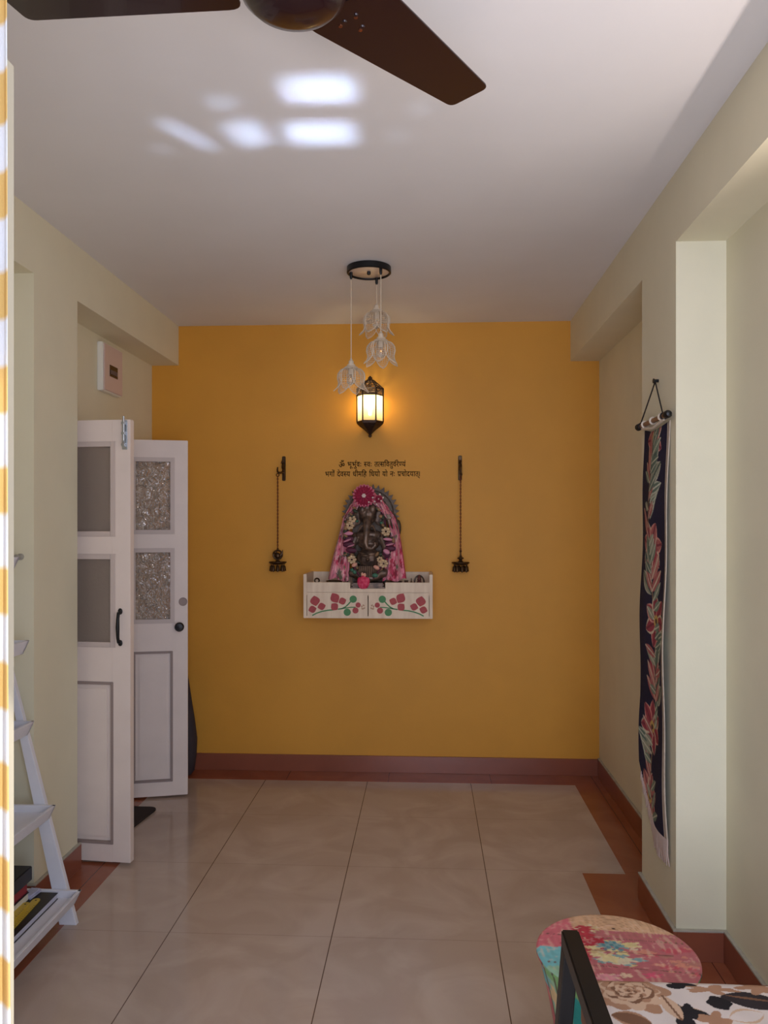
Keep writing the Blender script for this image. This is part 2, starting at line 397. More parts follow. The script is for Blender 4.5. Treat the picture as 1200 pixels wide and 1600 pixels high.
# dark bag leaning against the yellow wall behind the far leaf
t = thing('bag', (-1.485, 4.71, 0), 'tapered dark grey bag standing against yellow wall behind farther door leaf', 'bag')
b = MB(); b.lathe([(.0, .002), (.075, .004), (.096, .03), (.108, .12), (.112, .22), (.098, .33), (.08, .44), (.062, .56), (.05, .64), (.03, .66), (0, .665)], (0, 0, 0), 20, M=Matrix.Diagonal((1, .62, 1)))
b.build('bag_body', mat('charcoal_nylon', (58, 50, 54), .7, bump=.3, bscale=200), t, True)
b = MB(); b.tube([(.0, -.04, .655), (.0, -.07, .68), (0, -.05, .71), (0, -.01, .69), (0, 0, .655)], .006, 8); b.build('carry_loop', M_rope, t, True)
# small round wall hook on the left pillar
b = MB(); b.lathe([(.013, 0), (.013, -.006), (.006, -.008), (.006, -.03), (.011, -.034), (.009, -.04), (0, -.041)], (-1.575, 3.02, 1.375), 14, 'Y')
tag(b.build('coat_hook', mat('grey_knob', (170, 165, 155), .4, .3), None, True), 'small grey hook screwed to the face of the left pillar', 'hook')

# ------------------------------------------------------------------ ladder shelf
t = thing('ladder_shelf', (-1.5, 2.6, 0), 'white leaning ladder shelf with slanted-front tiers against left wall', 'shelf')
OX, OY = -1.5, 2.6
RY = 2.921
def rail_x(z): return -1.31 - z*.268      # front edge of the rail
for yy in (RY, 2.27):
    b = MB(); pts = [(rail_x(0), 0), (rail_x(0)-.066, 0), (rail_x(1.42)-.062, 1.42), (rail_x(1.42)+.0, 1.42)]
    pts = [(max(x, RL+.004), z) for x, z in pts]
    b.prism(pts, lambda p, k, yy=yy: Vector((p[0]-OX, yy-OY+k, p[1])), .022); b.build('rail', M_ladder, t, bev=.002)
tiers = [(.137, -1.288), (.452, -1.386), (.765, -1.468), (1.067, -1.487), (1.379, -1.525)]
for z, tip in tiers:
    b = MB(); y0, y1 = 2.25-OY, RY-.004-OY; bk = RL+.008-OX; tx = tip-OX
    b.box(bk, tx-.03, y0, y1, z-.04, z-.026)
    for ya in (y0, y1-.014):
        b.prism([(bk, z), (tx, z), (tx-.025, z-.052), (bk, z-.052)], lambda p, k, ya=ya: Vector((p[0], ya+k, p[1])), .014)
    b.prism([(tx-.012, z), (tx, z), (tx-.025, z-.052), (tx-.037, z-.052)], lambda p, k: Vector((p[0], y0+k, p[1])), y1-y0)
    b.build('shelf_tray', M_ladder, t, bev=.0015)

def book(loc, sx, sy, sz, cover, label, cat='book', rz=0, name='book', group=None, page=(225, 220, 205)):
    t = thing(name, loc, label, cat, rz, group)
    mc = mat('book_cover', cover, .4)
    b = MB(); e = .0025
    b.box(-sx/2, sx/2, -sy/2, sy/2, 0, e).box(-sx/2, sx/2, -sy/2, sy/2, sz-e, sz).box(-sx/2, -sx/2+e, -sy/2, sy/2, 0, sz)
    b.build('cover', mc, t, bev=.0008)
    MB().box(-sx/2+e, sx/2-.003, -sy/2+.003, sy/2-.003, e, sz-e).build('pages', mat('paper', page, .8), t)
    return t
zb = .137-.026+.001
bk1 = book((-1.443, 2.66, zb), .155, .46, .024, (28, 24, 26), 'large flat black book lying under the yellow rulers on lowest tier', rz=0, page=(200, 200, 215))
MB().box(.0775, .0785, -.16, -.14, .008, .018).build('price_sticker', mat('red_sticker', (190, 90, 80), .6), bk1)
# stack at the back of the lowest tier
book((-1.6, 2.64, zb), .15, .36, .024, (26, 32, 36), 'black softcover book at the back of lowest tier against the wall')
book((-1.517, 2.66, zb+.025), .15, .33, .03, (34, 40, 44), 'dark green-black book under the dark red hardcover on lowest tier')
book((-1.519, 2.67, zb+.056), .146, .31, .035, (120, 34, 48), 'dark red hardcover book beneath the black box on lowest tier', page=(150, 50, 58))
t = thing('black_box', (-1.523, 2.675, zb+.092), 'black box with white print lying on top of the red book', 'box', 0)
MB().box(-.07, .085, -.165, .165, 0, .052, .003).build('box_body', mat('black_card', (24, 26, 34), .4), t)
b = MB()
for r in range(2):
    yy = -.13
    for k in range(9):
        ww = random.uniform(.008, .016); b.box(.0852, .0858, yy, yy+ww, .018+r*.012, .024+r*.012); yy += ww+.005
b.build('box_print', mat('white_print', (225, 225, 230), .6), t)
def ruler(loc, rz, label):
    t = thing('ruler', loc, label, 'ruler', rz, 'yellow rulers on the lowest tier')
    pts = [(-.014, -.2), (.014, -.2)] + [(.014*math.cos(a), .2+.014*math.sin(a)) for a in [k*PI/8 for k in range(9)]]
    MB().prism(pts, lambda p, k: Vector((p[0], p[1], k)), .004).build('ruler_body', mat('yellow_plastic', (206, 176, 60), .4), t)
    MB().lathe([(.0035, .0041), (.0035, .0046)], (0, .198, 0), 12).build('ruler_hole', M_black, t); b = MB()
    for k in range(30): b.box(.008 if k % 5 else .005, .0138, -.19+k*.012, -.189+k*.012, .0041, .0045)
    b.build('ruler_marks', mat('ruler_ink', (60, 50, 30), .6), t); return t
ruler((-1.404, 2.62, zb+.0245), .05, 'yellow ruler with round hole, nearer the front edge on the black book')
ruler((-1.425, 2.58, zb+.0287), .04, 'upper yellow ruler overlapping the other, pointing at the lilac pouch')
b = MB(); b.box(-.022, .022, -.035, .035, 0, .016, .005); o = b.build('plastic_pouch', mat('lilac_plastic', (190, 190, 215), .3, noise=.25, nscale=40), None, True)
o.location = (-1.452, 2.858, zb+.0245); o.rotation_euler = (0, 0, -.1); tag(o, 'pale lilac plastic pouch lying beyond the rulers on lowest tier', 'pouch')
# upper tier book with black letters on a white spine
zb2 = .452-.026+.001
t = book((-1.565, 2.68, zb2), .15, .2, .036, (24, 28, 36), 'black book with white spine and black letters on the second lowest tier', page=(210, 212, 222))
b = MB()
b.mi = 0; b.box(.0755, .0765, -.1, .098, .002, .034)
b.mi = 1
for y, segs in ((-.03, ((0, 0, 0, 1), (0, 1, .5, .4), (.5, .4, 1, 1), (1, 1, 1, 0))), (.012, ((0, 0, 0, 1),)), (.03, ((0, 0, 1, 1), (1, 0, 0, 1)))):
    for (a0, c0, a1, c1) in segs: b.tube([(.0768, y+a0*.018, .008+c0*.02), (.0768, y+a1*.018, .008+c1*.02)], .0022, 6)
b.build('spine_label', [mat('white_spine', (215, 218, 228), .6), M_text], t)
# white patterned box on the middle tier
b = MB(); b.box(-.05, .05, -.06, .06, 0, .12, .004); o = b.build('storage_box', mat('white_patterned_card', (220, 225, 238), .6, noise=.3, nscale=60, rgb2=(150, 155, 180)), None)
o.location = (-1.605, 2.79, .765-.026+.001); tag(o, 'white card box with grey speckled pattern on the middle tier', 'box')

# ------------------------------------------------------------------ curtain and balcony door leaf
M_cur = attr_mat('striped_curtain_cloth', .9, .2, 400)
ntc = M_cur.node_tree; pb = ntc.nodes['Principled BSDF']; tr = ntc.nodes.new('ShaderNodeBsdfTranslucent'); mxs = ntc.nodes.new('ShaderNodeMixShader'); mxs.inputs[0].default_value = .35
at_ = [n for n in ntc.nodes if n.type == 'ATTRIBUTE'][0]; ntc.links.new(at_.outputs['Color'], tr.inputs[0])
ntc.links.new(pb.outputs[0], mxs.inputs[1]); ntc.links.new(tr.outputs[0], mxs.inputs[2])
ntc.links.new(mxs.outputs[0], [n for n in ntc.nodes if n.type == 'OUTPUT_MATERIAL'][0].inputs[0])
def cur_pos(u, v):
    z = .03 + v*2.22
    a = u*2*PI*5.5; x = -.509 + .033*math.sin(a) + .006*math.sin(z*2.3+u*9); y = .60 + .30*u + .012*math.sin(a*2+1)
    k = (1-v)*.012; return (x + k*math.sin(a+.5) + .006*math.sin(z*1.7), y, z)
def cur_paint(c):
    c.put(c.V > -9, (236, 238, 242)); per = .1119
    ph = ((c.V - 1.9605) / per) % 1.0
    c.put(ph < .49, (230, 196, 124)); c.noise(.03, 40, 30, 3)
cu = sheet('curtain_cloth', 150, 330, cur_pos, cur_paint, M_cur, uv=lambda u, v: (u, .03+v*2.22))
ct = thing('striped_curtain', (-.535, .75, 0), 'mustard and white striped curtain gathered at left edge of the doorway', 'curtain'); cu.parent = ct; cu.location = (.535, -.75, 0)
b = MB()
for k in range(8): b.lathe([(.016, -.004), (.02, -.004), (.02, .004), (.016, .004)], (-.03+k*.016, 0, 2.268), 16, 'X')
b.build('curtain_ring', M_steel, ct, True)
b = MB(); b.tube([(-.9, .75, 2.28), (1.0, .75, 2.28)], .011, 12); b.ball((-.91, .75, 2.28), .018)
tag(b.build('curtain_rod', M_steel, None, True), 'steel curtain rod carrying the striped curtain above the balcony door leaf', 'curtain rod')
t = thing('balcony_door', (-.664, YF+.12, 0), 'cream balcony door leaf folded in behind the striped curtain', 'door')
b = MB(); w0, w1 = 0, .665
b.box(0, .036, w0, w0+.09, .01, 2.20).box(0, .036, w1-.09, w1, .01, 2.20)
for z0, z1 in ((.01, .16), (.95, 1.05), (2.10, 2.20)): b.box(.0005, .0355, w0+.088, w1-.088, z0, z1)
b.build('frame', mat('cream_door_paint', (206, 200, 180), .5), t, bev=.002)
MB().box(.012, .024, .09, w1-.09, .16, .95).build('panel', M_cream2, t)
MB().box(.016, .02, .09, w1-.09, 1.05, 2.10).build('glass_pane', glass_mat('clear_glass', .02, .02, 5, (240, 245, 245)), t)

# ------------------------------------------------------------------ ceiling fan
FC = Vector((-.235, 1.394, 2.482))
t = thing('ceiling_fan', FC, 'maroon three-bladed ceiling fan hanging from the white ceiling', 'ceiling fan')
b = MB(); b.lathe([(0, -.083), (.02, -.082), (.05, -.078), (.074, -.069), (.09, -.054), (.097, -.036), (.098, -.018), (.094, .0), (.1, .004), (.1, .03), (.07, .045), (.02, .05), (0, .05)], n=40)
b.build('motor_housing', M_fan, t, True)
b = MB(); b.lathe([(.011, .04), (.011, .2)], n=14); b.build('down_rod', M_fan, t, True)
b = MB(); b.lathe([(.012, .165), (.04, .19), (.058, .22), (.06, .234)], n=28); b.build('ceiling_cup', M_fan, t, True)
def blade_poly():
    cs = [(.124, .1), (.558, .053), (.549, -.055), (.124, -.096)]; out = []
    for i, p in enumerate(cs):
        a = Vector(cs[i-1]); c = Vector(cs[(i+1) % 4]); p = Vector(p); r = .018 if p.x > .3 else .03
        p0 = p+(a-p).normalized()*r; p1 = p+(c-p).normalized()*r
        for k in range(6):
            q = k/5; out.append(p0*(1-q)**2+p*2*q*(1-q)+p1*q*q)
    return out
for k in range(3):
    A = math.radians(53.2+120*k); R = Matrix.Rotation(A, 4, 'Z') @ Matrix.Rotation(math.radians(-1.5), 4, 'X')
    bl = MB(); bl.prism(blade_poly(), lambda p, q: Vector((p[0], p[1], -.003+q)), .004); o = bl.build('blade', M_fan, t, bev=.001); o.matrix_local = R
    br = MB(); br.box(.085, .21, -.02, .045, .001, .005, .0015); br.box(.06, .11, -.015, .02, -.004, .004)
    for (x, y) in ((.165, .03), (.165, .0), (.2, .014)): br.lathe([(.005, -.003), (.0035, -.0055), (0, -.006)], (x, y, 0), 10)
    o2 = br.build('blade_bracket', M_fan, o, True)
    for (x, y) in ((.17, .045), (.17, .005), (.205, .024)): MB().lathe([(.0045, -.0028), (.004, -.005), (0, -.0056)], (x, y, 0), 10).build('screw', M_fanm, o, True)

# ------------------------------------------------------------------ pendant lamp cluster
PC = Vector((-.274, 3.765, CE))
t = thing('pendant_cluster', PC, 'three cream wire flower pendants hanging from one round ceiling plate', 'pendant lamp')
b = MB(); b.lathe([(.093, 0), (.104, -.002), (.105, -.028), (.1, -.032), (.096, -.03), (.094, -.012)], n=48); b.build('canopy_rim', M_black, t, True)
b = MB(); b.lathe([(0, -.008), (.097, -.008), (.097, -.022), (.09, -.025), (0, -.025)], n=48); b.build('canopy_plate', mat('brushed_plate', (220, 208, 200), .4, .2, noise=.2, nscale=30, stretch=(1, 12, 1)), t, True)
b = MB(); b.lathe([(.009, -.025), (.009, -.036), (.006, -.04), (0, -.041)], (.0, -.01, 0), 14); b.build('canopy_nut', M_black, t, True)
def flower_shade(parent, c, ph, npet=6):
    """wire flower shade hanging below c: cap, socket, bulb, lace petals"""
    s = MB(); s.lathe([(0, .046), (.004, .045), (.007, .036), (.012, .031), (.0125, .018), (.019, .016), (.02, .009), (.031, .004), (.034, -.002), (.03, -.005), (0, -.005)], c, 24); cap = s.build('shade_cap', M_lshade, parent, True)
    s = MB(); s.lathe([(.014, -.005), (.014, -.034), (.0, -.036)], c, 16); s.build('bulb_socket', M_lshade, parent, True)
    s = MB(); s.lathe([(.0, -.036), (.012, -.038), (.019, -.052), (.02, -.062), (.014, -.075), (0, -.08)], c, 16); s.build('bulb', M_bulb, parent, True)
    def prof(v):  # v 0 top..1 tip -> radius, drop
        P = [(.028, -.002), (.05, -.009), (.064, -.026), (.067, -.048), (.061, -.072), (.066, -.092), (.084, -.112)]
        f = v*(len(P)-1); i = min(int(f), len(P)-2); q = f-i; return (P[i][0]*(1-q)+P[i+1][0]*q, P[i][1]*(1-q)+P[i+1][1]*q)
    def halfw(v): return .62*math.sin(PI*min(1, .12+.88*v)**.9)**.7 if v < 1 else 0
    for p in range(npet):
        th = ph+2*PI*p/npet; m = MB()
        def pt(v, q):
            r, d = prof(v); a = th+q*halfw(v)*(1.05 if v > .5 else 1); return Vector((c[0]+r*math.cos(a), c[1]+r*math.sin(a), c[2]+d))
        n = 14
        for sg in (-1, 1): m.tube([pt(i/n, sg) for i in range(n+1)], .0022, 6)
        for j in range(1, 14):
            v = j/14.5; m.tube([pt(min(.98, v+.04*(1-abs(q))), q) for q in (-1, -.5, 0, .5, 1)], .0007, 4)
        for q in (-.66, -.33, 0, .33, .66): m.tube([pt(i/n*.96, q) for i in range(n+1)], .0007, 4)
        m.build('shade_petal', M_lshade, parent, True)
for (x, y, z, ph, L) in ((-.358, 3.76, 2.240, .3, 0), (-.243, 3.85, 2.526, .1, 0), (-.214, 3.70, 2.353, .45, 0)):
    rel = (x-PC.x, y-PC.y, z-PC.z)
    b = MB(); b.tube([(rel[0], rel[1], -.03), (rel[0], rel[1], rel[2]+.042)], .0022, 8); b.build('cord', M_lshade, t, True)
    b = MB(); b.lathe([(.007, -.025), (.007, -.05), (.004, -.058), (0, -.058)], (rel[0], rel[1], 0), 12); b.build('cord_grip', M_black, t, True)
    flower_shade(t, rel, ph)

# ------------------------------------------------------------------ wall lantern
LC = Vector((-.338, 4.738, 0))
t = thing('wall_lantern', (LC.x, LC.y, 2.02), 'lit antique brass hexagonal wall lantern on the yellow wall', 'wall lamp')
def hexp(r, z, k): a = PI/6+k*PI/3+PI/6-PI/6; a = k*PI/3; return Vector((r*math.cos(a), r*math.sin(a), z))
R0 = .078
b = MB(); z0, z1, z2 = .088, .245, .285
b.lathe([(0, -.004), (.008, 0), (.012, .008), (.008, .014), (.014, .022), (.035, .042), (.062, .062), (R0, .078), (R0+.003, .088), (R0, .092), (.0, .09)], n=6)
b.build('bottom_bowl', M_lamp, t)
b = MB()
for k in range(6): b.tube([hexp(R0, z0, k), hexp(R0, z2, k)], .0045, 6)
for z in (z0+.002, z1, z2): b.tube([hexp(R0, z, k) for k in range(6)], .004, 6, cyc=True)
b.build('cage', M_lamp, t)
# pierced band and dome
b = MB()
for k in range(6):
    A, B = hexp(R0, 0, k), hexp(R0, 0, k+1)
    for j in range(5):
        for i in range(4):
            c = A.lerp(B, (i+.5+.5*(j % 2)-.25)/4); zc = z1+.005+j*.008
            b.tube([c+Vector((0, 0, zc))+(B-A).normalized()*.006*math.cos(q*PI/3)+Vector((0, 0, .0045*math.sin(q*PI/3))) for q in range(6)], .0011, 4, cyc=True)
b.build('pierced_band', M_lamp, t)
b = MB(); P = [(R0+.003, z2), (.066, z2+.012), (.045, z2+.032), (.026, z2+.048), (.012, z2+.056)]
for k in range(6):
    for j in range(len(P)-1):
        b.tube([hexp(P[j][0], P[j][1], k), hexp(P[j+1][0], P[j+1][1], k)], .0035, 6)
for j in range(1, 4): b.tube([hexp(P[j][0], P[j][1], k) for k in range(6)], .002, 5, cyc=True)
for k in range(6):
    for j in range(len(P)-1):
        for f in (.25, .5, .75):
            a0 = hexp(P[j][0], P[j][1], k).lerp(hexp(P[j][0], P[j][1], k+1), f); a1 = hexp(P[j+1][0], P[j+1][1], k).lerp(hexp(P[j+1][0], P[j+1][1], k+1), 1-f)
            b.tube([a0, a1], .0016, 4)
b.lathe([(.016, z2+.05), (.012, z2+.06), (.014, z2+.066), (0, z2+.08)], n=10); b.build('pierced_dome', M_lamp, t)
mp_ = bpy.data.materials.new('lit_frosted_pane'); mp_.use_nodes = True; nt = mp_.node_tree; N = nt.nodes; N.clear()
out = N.new('ShaderNodeOutputMaterial'); tl = N.new('ShaderNodeBsdfTranslucent'); tl.inputs[0].default_value = (*lin((255, 240, 205)), 1); tp = N.new('ShaderNodeBsdfTransparent'); tp.inputs[0].default_value = (*lin((255, 238, 190)), 1)
mx = N.new('ShaderNodeMixShader'); mx.inputs[0].default_value = .42; nt.links.new(tl.outputs[0], mx.inputs[1]); nt.links.new(tp.outputs[0], mx.inputs[2]); nt.links.new(mx.outputs[0], out.inputs[0])
for k in range(6):
    A, B = hexp(R0-.003, 0, k), hexp(R0-.003, 0, k+1); n = Vector((A.y+B.y, 0, 0))
    b = MB(); vs = [A+Vector((0, 0, z0)), B+Vector((0, 0, z0)), B+Vector((0, 0, z1)), A+Vector((0, 0, z1))]
    b.bm.faces.new([b.bm.verts.new(v) for v in vs]); b.build('glass_pane', mp_, t)
b = MB(); b.box(-.035, .035, .072, .089, .1, .29, .004); b.build('wall_plate', M_lamp, t)
b = MB(); b.lathe([(0, .195), (.012, .19), (.017, .18), (.016, .168), (.01, .155), (.009, .13), (0, .128)], n=14)
b.build('bulb', mat('glowing_bulb', (255, 226, 170), .5, emit=22), t, True)
pl = bpy.data.lights.new('lantern_light', 'POINT'); pl.energy = 1.5; pl.color = lin((255, 236, 184)); pl.shadow_soft_size = .02
po = bpy.data.objects.new('lantern_light', pl); COL.objects.link(po); po.location = (LC.x, LC.y-.004, 2.02+.215)

# ------------------------------------------------------------------ lettering on the wall
def glyph(ch, clip=None):
    c = bpy.data.curves.new('g', 'FONT'); c.body = ch; c.resolution_u = 4; c.offset = .012; o = bpy.data.objects.new('g', c); COL.objects.link(o)
    bpy.context.view_layer.update(); dg = bpy.context.evaluated_depsgraph_get(); m = bpy.data.meshes.new_from_object(o.evaluated_get(dg))
    b = bmesh.new(); b.from_mesh(m)
    if clip is not None:
        bmesh.ops.bisect_plane(b, geom=b.verts[:]+b.edges[:]+b.faces[:], plane_co=(clip, 0, 0), plane_no=(1, 0, 0), clear_outer=True)
    bpy.data.objects.remove(o); bpy.data.curves.remove(c); bpy.data.meshes.remove(m); return b
ADV = {'भ': .763, 'र': .437, 'व': .571, 'स': .691, 'त': .584, 'ग': .578, 'न': .569}
def advance(ch):
    if ch in ADV: return ADV[ch]
    b = glyph(ch); xs = [v.co.x for v in b.verts]; b.free(); ADV[ch] = max(xs) if xs else .3; return ADV[ch]
def compose(seq):
    """seq of tokens: letters, combining marks, '~X' half letter, '^' repha over previous, '/' sub-ra, ' ' space"""
    out = bmesh.new(); x = 0; lastw = 0
    def put(b, dx, dy=0, s=1):
        b.verts.index_update(); mp = [out.verts.new((v.co.x*s+dx, v.co.y*s+dy, 0)) for v in b.verts]
        for f in b.faces:
            try: out.faces.new([mp[v.index] for v in f.verts])
            except ValueError: pass
        b.free()
    def strip(pts, w):
        for p, q in zip(pts[:-1], pts[1:]):
            p, q = Vector((*p, 0)), Vector((*q, 0)); n = (q-p).normalized(); n = Vector((-n.y, n.x, 0))*w/2; e = (q-p).normalized()*w*.3
            out.faces.new([out.verts.new(v) for v in (p-n-e, q-n+e, q+n+e, p+n-e)])
    for tk in seq:
        if tk == ' ': x += .42
        elif tk[0] == '~':
            c = advance(tk[1])-.185; put(glyph(tk[1], c), x); x += c
        elif tk == '^': strip([(x-.16, .62), (x-.2, .74), (x-.1, .84), (x+.02, .8), (x-.02, .7)], .06)
        elif tk == '/': strip([(x-.15, .22), (x-.32, .12), (x-.44, .02)], .07)
        elif tk in ('ु', 'ू', 'े', '्', 'ं'): put(glyph(tk), x)
        elif tk in ('ो', 'ी'): put(glyph(tk), x); x += .262
        elif tk == 'ा': put(glyph(tk), x); x += advance(tk)
        elif tk == 'ि': put(glyph(tk), x); x += .262
        elif tk == 'ः': put(glyph(tk), x); x += .27
        elif tk == '।': put(glyph(tk), x-.1); x += .2
        elif tk == 'ॐ': put(glyph(tk), x, -.12, 1.15); x += 1.05
        else: put(glyph(tk), x); x += advance(tk)
    return out
def text_line(seq, x0, x1, zbase):
    b = compose(seq); xs = [v.co.x for v in b.verts]; k = (x1-x0)/(max(xs)-min(xs)); m0 = min(xs)
    for v in b.verts: v.co = Vector((x0+(v.co.x-m0)*k, 0, zbase+v.co.y*k*1.28))
    return b
L1 = ['ॐ', ' ', 'भ', 'ू', 'भ', 'ु', '^', 'व', 'ः', ' ', '~स', 'व', 'ः', ' ', 'त', '~त', 'स', 'ि', 'व', 'त', 'ु', 'व', '^', 'र', 'े', '~ण', 'य', 'ं']
L2 = ['भ', 'ग', 'ो', '^', ' ', 'द', 'े', 'व', '~स', 'य', ' ', 'ध', 'ी', 'म', 'ह', 'ि', ' ', 'ि', 'ध', 'य', 'ो', ' ', 'य', 'ो', ' ', 'न', 'ः', ' ', 'प', '/', 'च', 'ो', 'द', 'य', 'ा', 'त', '्', '।']
L2[14:16] = ['ि', 'ह']
M = MB(); M.bm.free(); M.bm = text_line(L1, -.535, -.128, 1.850)
b2 = text_line(L2, -.618, -.043, 1.791)
M.add(b2)
bmesh.ops.solidify(M.bm, geom=M.bm.faces[:], thickness=.0008)
o = M.build('wall_lettering', M_text); o.location = (0, YB-.0006, 0)
tag(o, 'two lines of dark brown Devanagari lettering on the yellow wall above the idol', 'lettering')

# ------------------------------------------------------------------ altar wall shelf
SX0, SX1, SY0, SY1, SZ0 = -.705, .032, 4.53, YB, .965
t = thing('altar_shelf', ((SX0+SX1)/2, SY1, SZ0), 'white distressed wall shelf with stencilled red leaves on two drawers', 'shelf')
ox, oy, oz = (SX0+SX1)/2, SY1, SZ0
for x in (SX0, SX1-.018): MB().box(x-ox, x+.018-ox, SY0-oy, -.001, 0, 1.216-oz, .002).build('side_panel', M_wshelf, t)
MB().box(SX0+.018-ox, SX1-.018-ox, -.014, -.001, 0, 1.214-oz).build('back_panel', M_wshelf, t)
MB().box(SX0+.018-ox, SX1-.018-ox, SY0+.004-oy, -.014, 1.096-oz, 1.112-oz).build('tray_board', M_wshelf, t)
MB().box(SX0+.018-ox, SX1-.018-ox, SY0+.004-oy, -.014, 0, .012).build('bottom_board', M_wshelf, t)
b = MB(); xa, xb = SX0+.018-ox, SX1-.018-ox; n0, n1 = -.437-ox, -.237-ox
b.prism([(xa, 1.113), (xb, 1.113), (xb, 1.170), (n1, 1.170), (n1, 1.135), (n0, 1.135), (n0, 1.170), (xa, 1.170)], lambda p, k: Vector((p[0], SY0+.002-oy+k, p[1]-oz)), .014)
b.build('front_rail', M_wshelf, t, bev=.001)
def leafpoly(cx, cy, ln, wd, ang, n=7):
    pts = []
    for i in range(n+1): q = i/n; pts.append((-ln/2+ln*q, wd/2*math.sin(PI*q)**.95))
    for i in range(1, n): q = 1-i/n; pts.append((-ln/2+ln*q, -wd/2*math.sin(PI*q)**.95))
    c, s = math.cos(ang), math.sin(ang); return [(cx+x*c-y*s, cy+x*s+y*c) for x, y in pts]
K = .737/1145
def stencil(d, mirror):
    def X(cx): return (597-(cx-597) if mirror else cx)
    def to3(p, k): return Vector((SX0+(X(p[0])-25)*K-ox, SY0+.0035-oy-.0007-k, 1.216-(p[1]-100)*K-oz))
    b = MB(); b.mi = 0
    for (cx, cy, l, wd, a) in ((128, 337, 82, 74, 80), (105, 412, 66, 54, -15), (187, 386, 66, 54, -15), (305, 310, 86, 70, 60), (372, 338, 64, 54, -20), (302, 388, 66, 60, 45)):
        b.prism(leafpoly(cx, cy, l*1.15, wd*1.2, math.radians(a)), to3, .0006)
    for cx, cy, r in ((512, 372, 23), (488, 420, 27)): b.prism([(cx+r*math.cos(k*PI/10), cy+r*math.sin(k*PI/10)) for k in range(20)], to3, .0006)
    b.mi = 1
    for cx, cy, r in ((468, 320, 32), (415, 436, 32)): b.prism([(cx+r*math.cos(k*PI/12), cy+r*math.sin(k*PI/12)) for k in range(24)], to3, .0006)
    def band(pts, w):
        up = []; dn = []
        for i, p in enumerate(pts):
            a = Vector(pts[max(0, i-1)]); c = Vector(pts[min(len(pts)-1, i+1)]); n = (c-a).normalized(); n = Vector((-n.y, n.x))*w/2
            up.append(tuple(Vector(p)+n)); dn.append(tuple(Vector(p)-n))
        for i in range(len(pts)-1): b.prism([up[i], up[i+1], dn[i+1], dn[i]], to3, .0005)
    band([(103, 467), (140, 447), (190, 430), (240, 420), (295, 415)], 11); band([(332, 410), (370, 404), (400, 388), (425, 365), (445, 342)], 11); band([(370, 404), (420, 396), (455, 392), (490, 392)], 9)
    b.mi = 2
    for cx, cy in ((545, 385), (560, 375), (550, 405), (565, 400)): b.prism(leafpoly(cx, cy, 24, 14, cx), to3, .0004)
    return b.build('leaf_stencil', [M_maroon, M_green, M_fade], d)
for k, (a, c) in enumerate(((SX0+.0205, -.3375), (-.3325, SX1-.0205))):
    d = MB(); d.box(a-ox, c-ox, SY0+.0035-oy, SY0+.02-oy, .003, 1.1085-oz); d.box(a-ox+.004, c-ox-.004, SY0+.02-oy, -.03, .014, .10)
    d = d.build('drawer', M_wshelf, t, bev=.0008); stencil(d, k == 1)

# ------------------------------------------------------------------ idol
s = .00373; IX, IY, IZ = -.340, 4.655, 1.1125
def I(px, py, y=0): return Vector(((px-575)*s, y, (924-py)*s))
it = thing('bronze_idol', (IX, IY, IZ), 'dark bronze seated elephant-headed idol with toothed halo on the altar shelf', 'statue')
b = MB()
b.box(-.1, .1, -.1, .085, 0, .03, .004).box(-.092, .092, -.09, .08, .028, .052, .006); b.build('plinth', M_bronze, it)
b = MB(); p = lambda x, y: I(x, y)
# legs, belly, chest
b.ball(I(575, 902, -.02), (.088, .06, .03)); b.ball(I(553, 896, -.035), (.05, .045, .028), M=Matrix.Rotation(.25, 4, 'Y')); b.ball(I(597, 896, -.035), (.05, .045, .028), M=Matrix.Rotation(-.25, 4, 'Y'))
b.tube([I(552, 893, -.05), I(563, 900, -.075), I(580, 903, -.08), I(590, 902, -.075)], [.026, .02, .015, .012], 10)
b.tube([I(598, 893, -.05), I(590, 900, -.07), I(572, 906, -.075), I(562, 905, -.07)], [.026, .02, .015, .012], 10)
b.ball(I(575, 873, -.02), (.072, .07, .062)); b.ball(I(575, 848, -.01), (.068, .055, .05))
b.ball(I(575, 836, 0), (.08, .045, .03))
# head, crown, ears
b.ball(I(574, 806, -.025), (.05, .048, .058)); b.ball(I(566, 797, -.045), (.026, .03, .034)); b.ball(I(582, 797, -.045), (.026, .03, .034))
b.lathe([(.05, 0), (.052, .012), (.046, .02), (.046, .03), (.036, .045), (.03, .05), (.028, .062), (.012, .075), (0, .085)], I(575, 796, -.01), 18)
for sg in (-1, 1):
    b.ball(I(574+sg*19, 808, -.01), (.034, .012, .052), M=Matrix.Rotation(sg*.25, 4, 'Y') @ Matrix.Rotation(sg*.3, 4, 'Z')); b.ball(I(574+sg*23, 818, -.012), (.02, .01, .03))
    b.tube([I(574+sg*8, 822, -.07), I(574+sg*12, 829, -.088), I(574+sg*14, 832, -.1)], [.009, .007, .002], 8)
    # rear arms raised, front arms down
    b.tube([I(575+sg*19, 838, .01), I(575+sg*31, 842, .015), I(575+sg*36, 836, 0), I(575+sg*33, 820, -.02), I(575+sg*31, 812, -.025)], [.024, .02, .018, .014, .012], 10)
    b.tube([I(575+sg*20, 840, -.01), I(575+sg*27, 858, -.03), I(575+sg*24, 870, -.06), I(575+sg*20, 878, -.08)], [.024, .02, .017, .013], 10)
    for f in range(4): b.tube([I(575+sg*(28+f*2), 813, -.027), I(575+sg*(27+f*2.2), 804, -.032)], [.005, .0035], 6)
    b.tube([I(575+sg*33, 813, -.025), I(575+sg*37, 808, -.03)], [.005, .004], 6)
    for f in range(4): b.tube([I(575+sg*(16+f*2), 878, -.085), I(575+sg*(16+f*2), 886, -.092)], [.005, .0035], 6)
    b.tube([I(575+sg*(24), 876, -.083), I(575+sg*25.5, 882, -.088)], [.005, .004], 6)
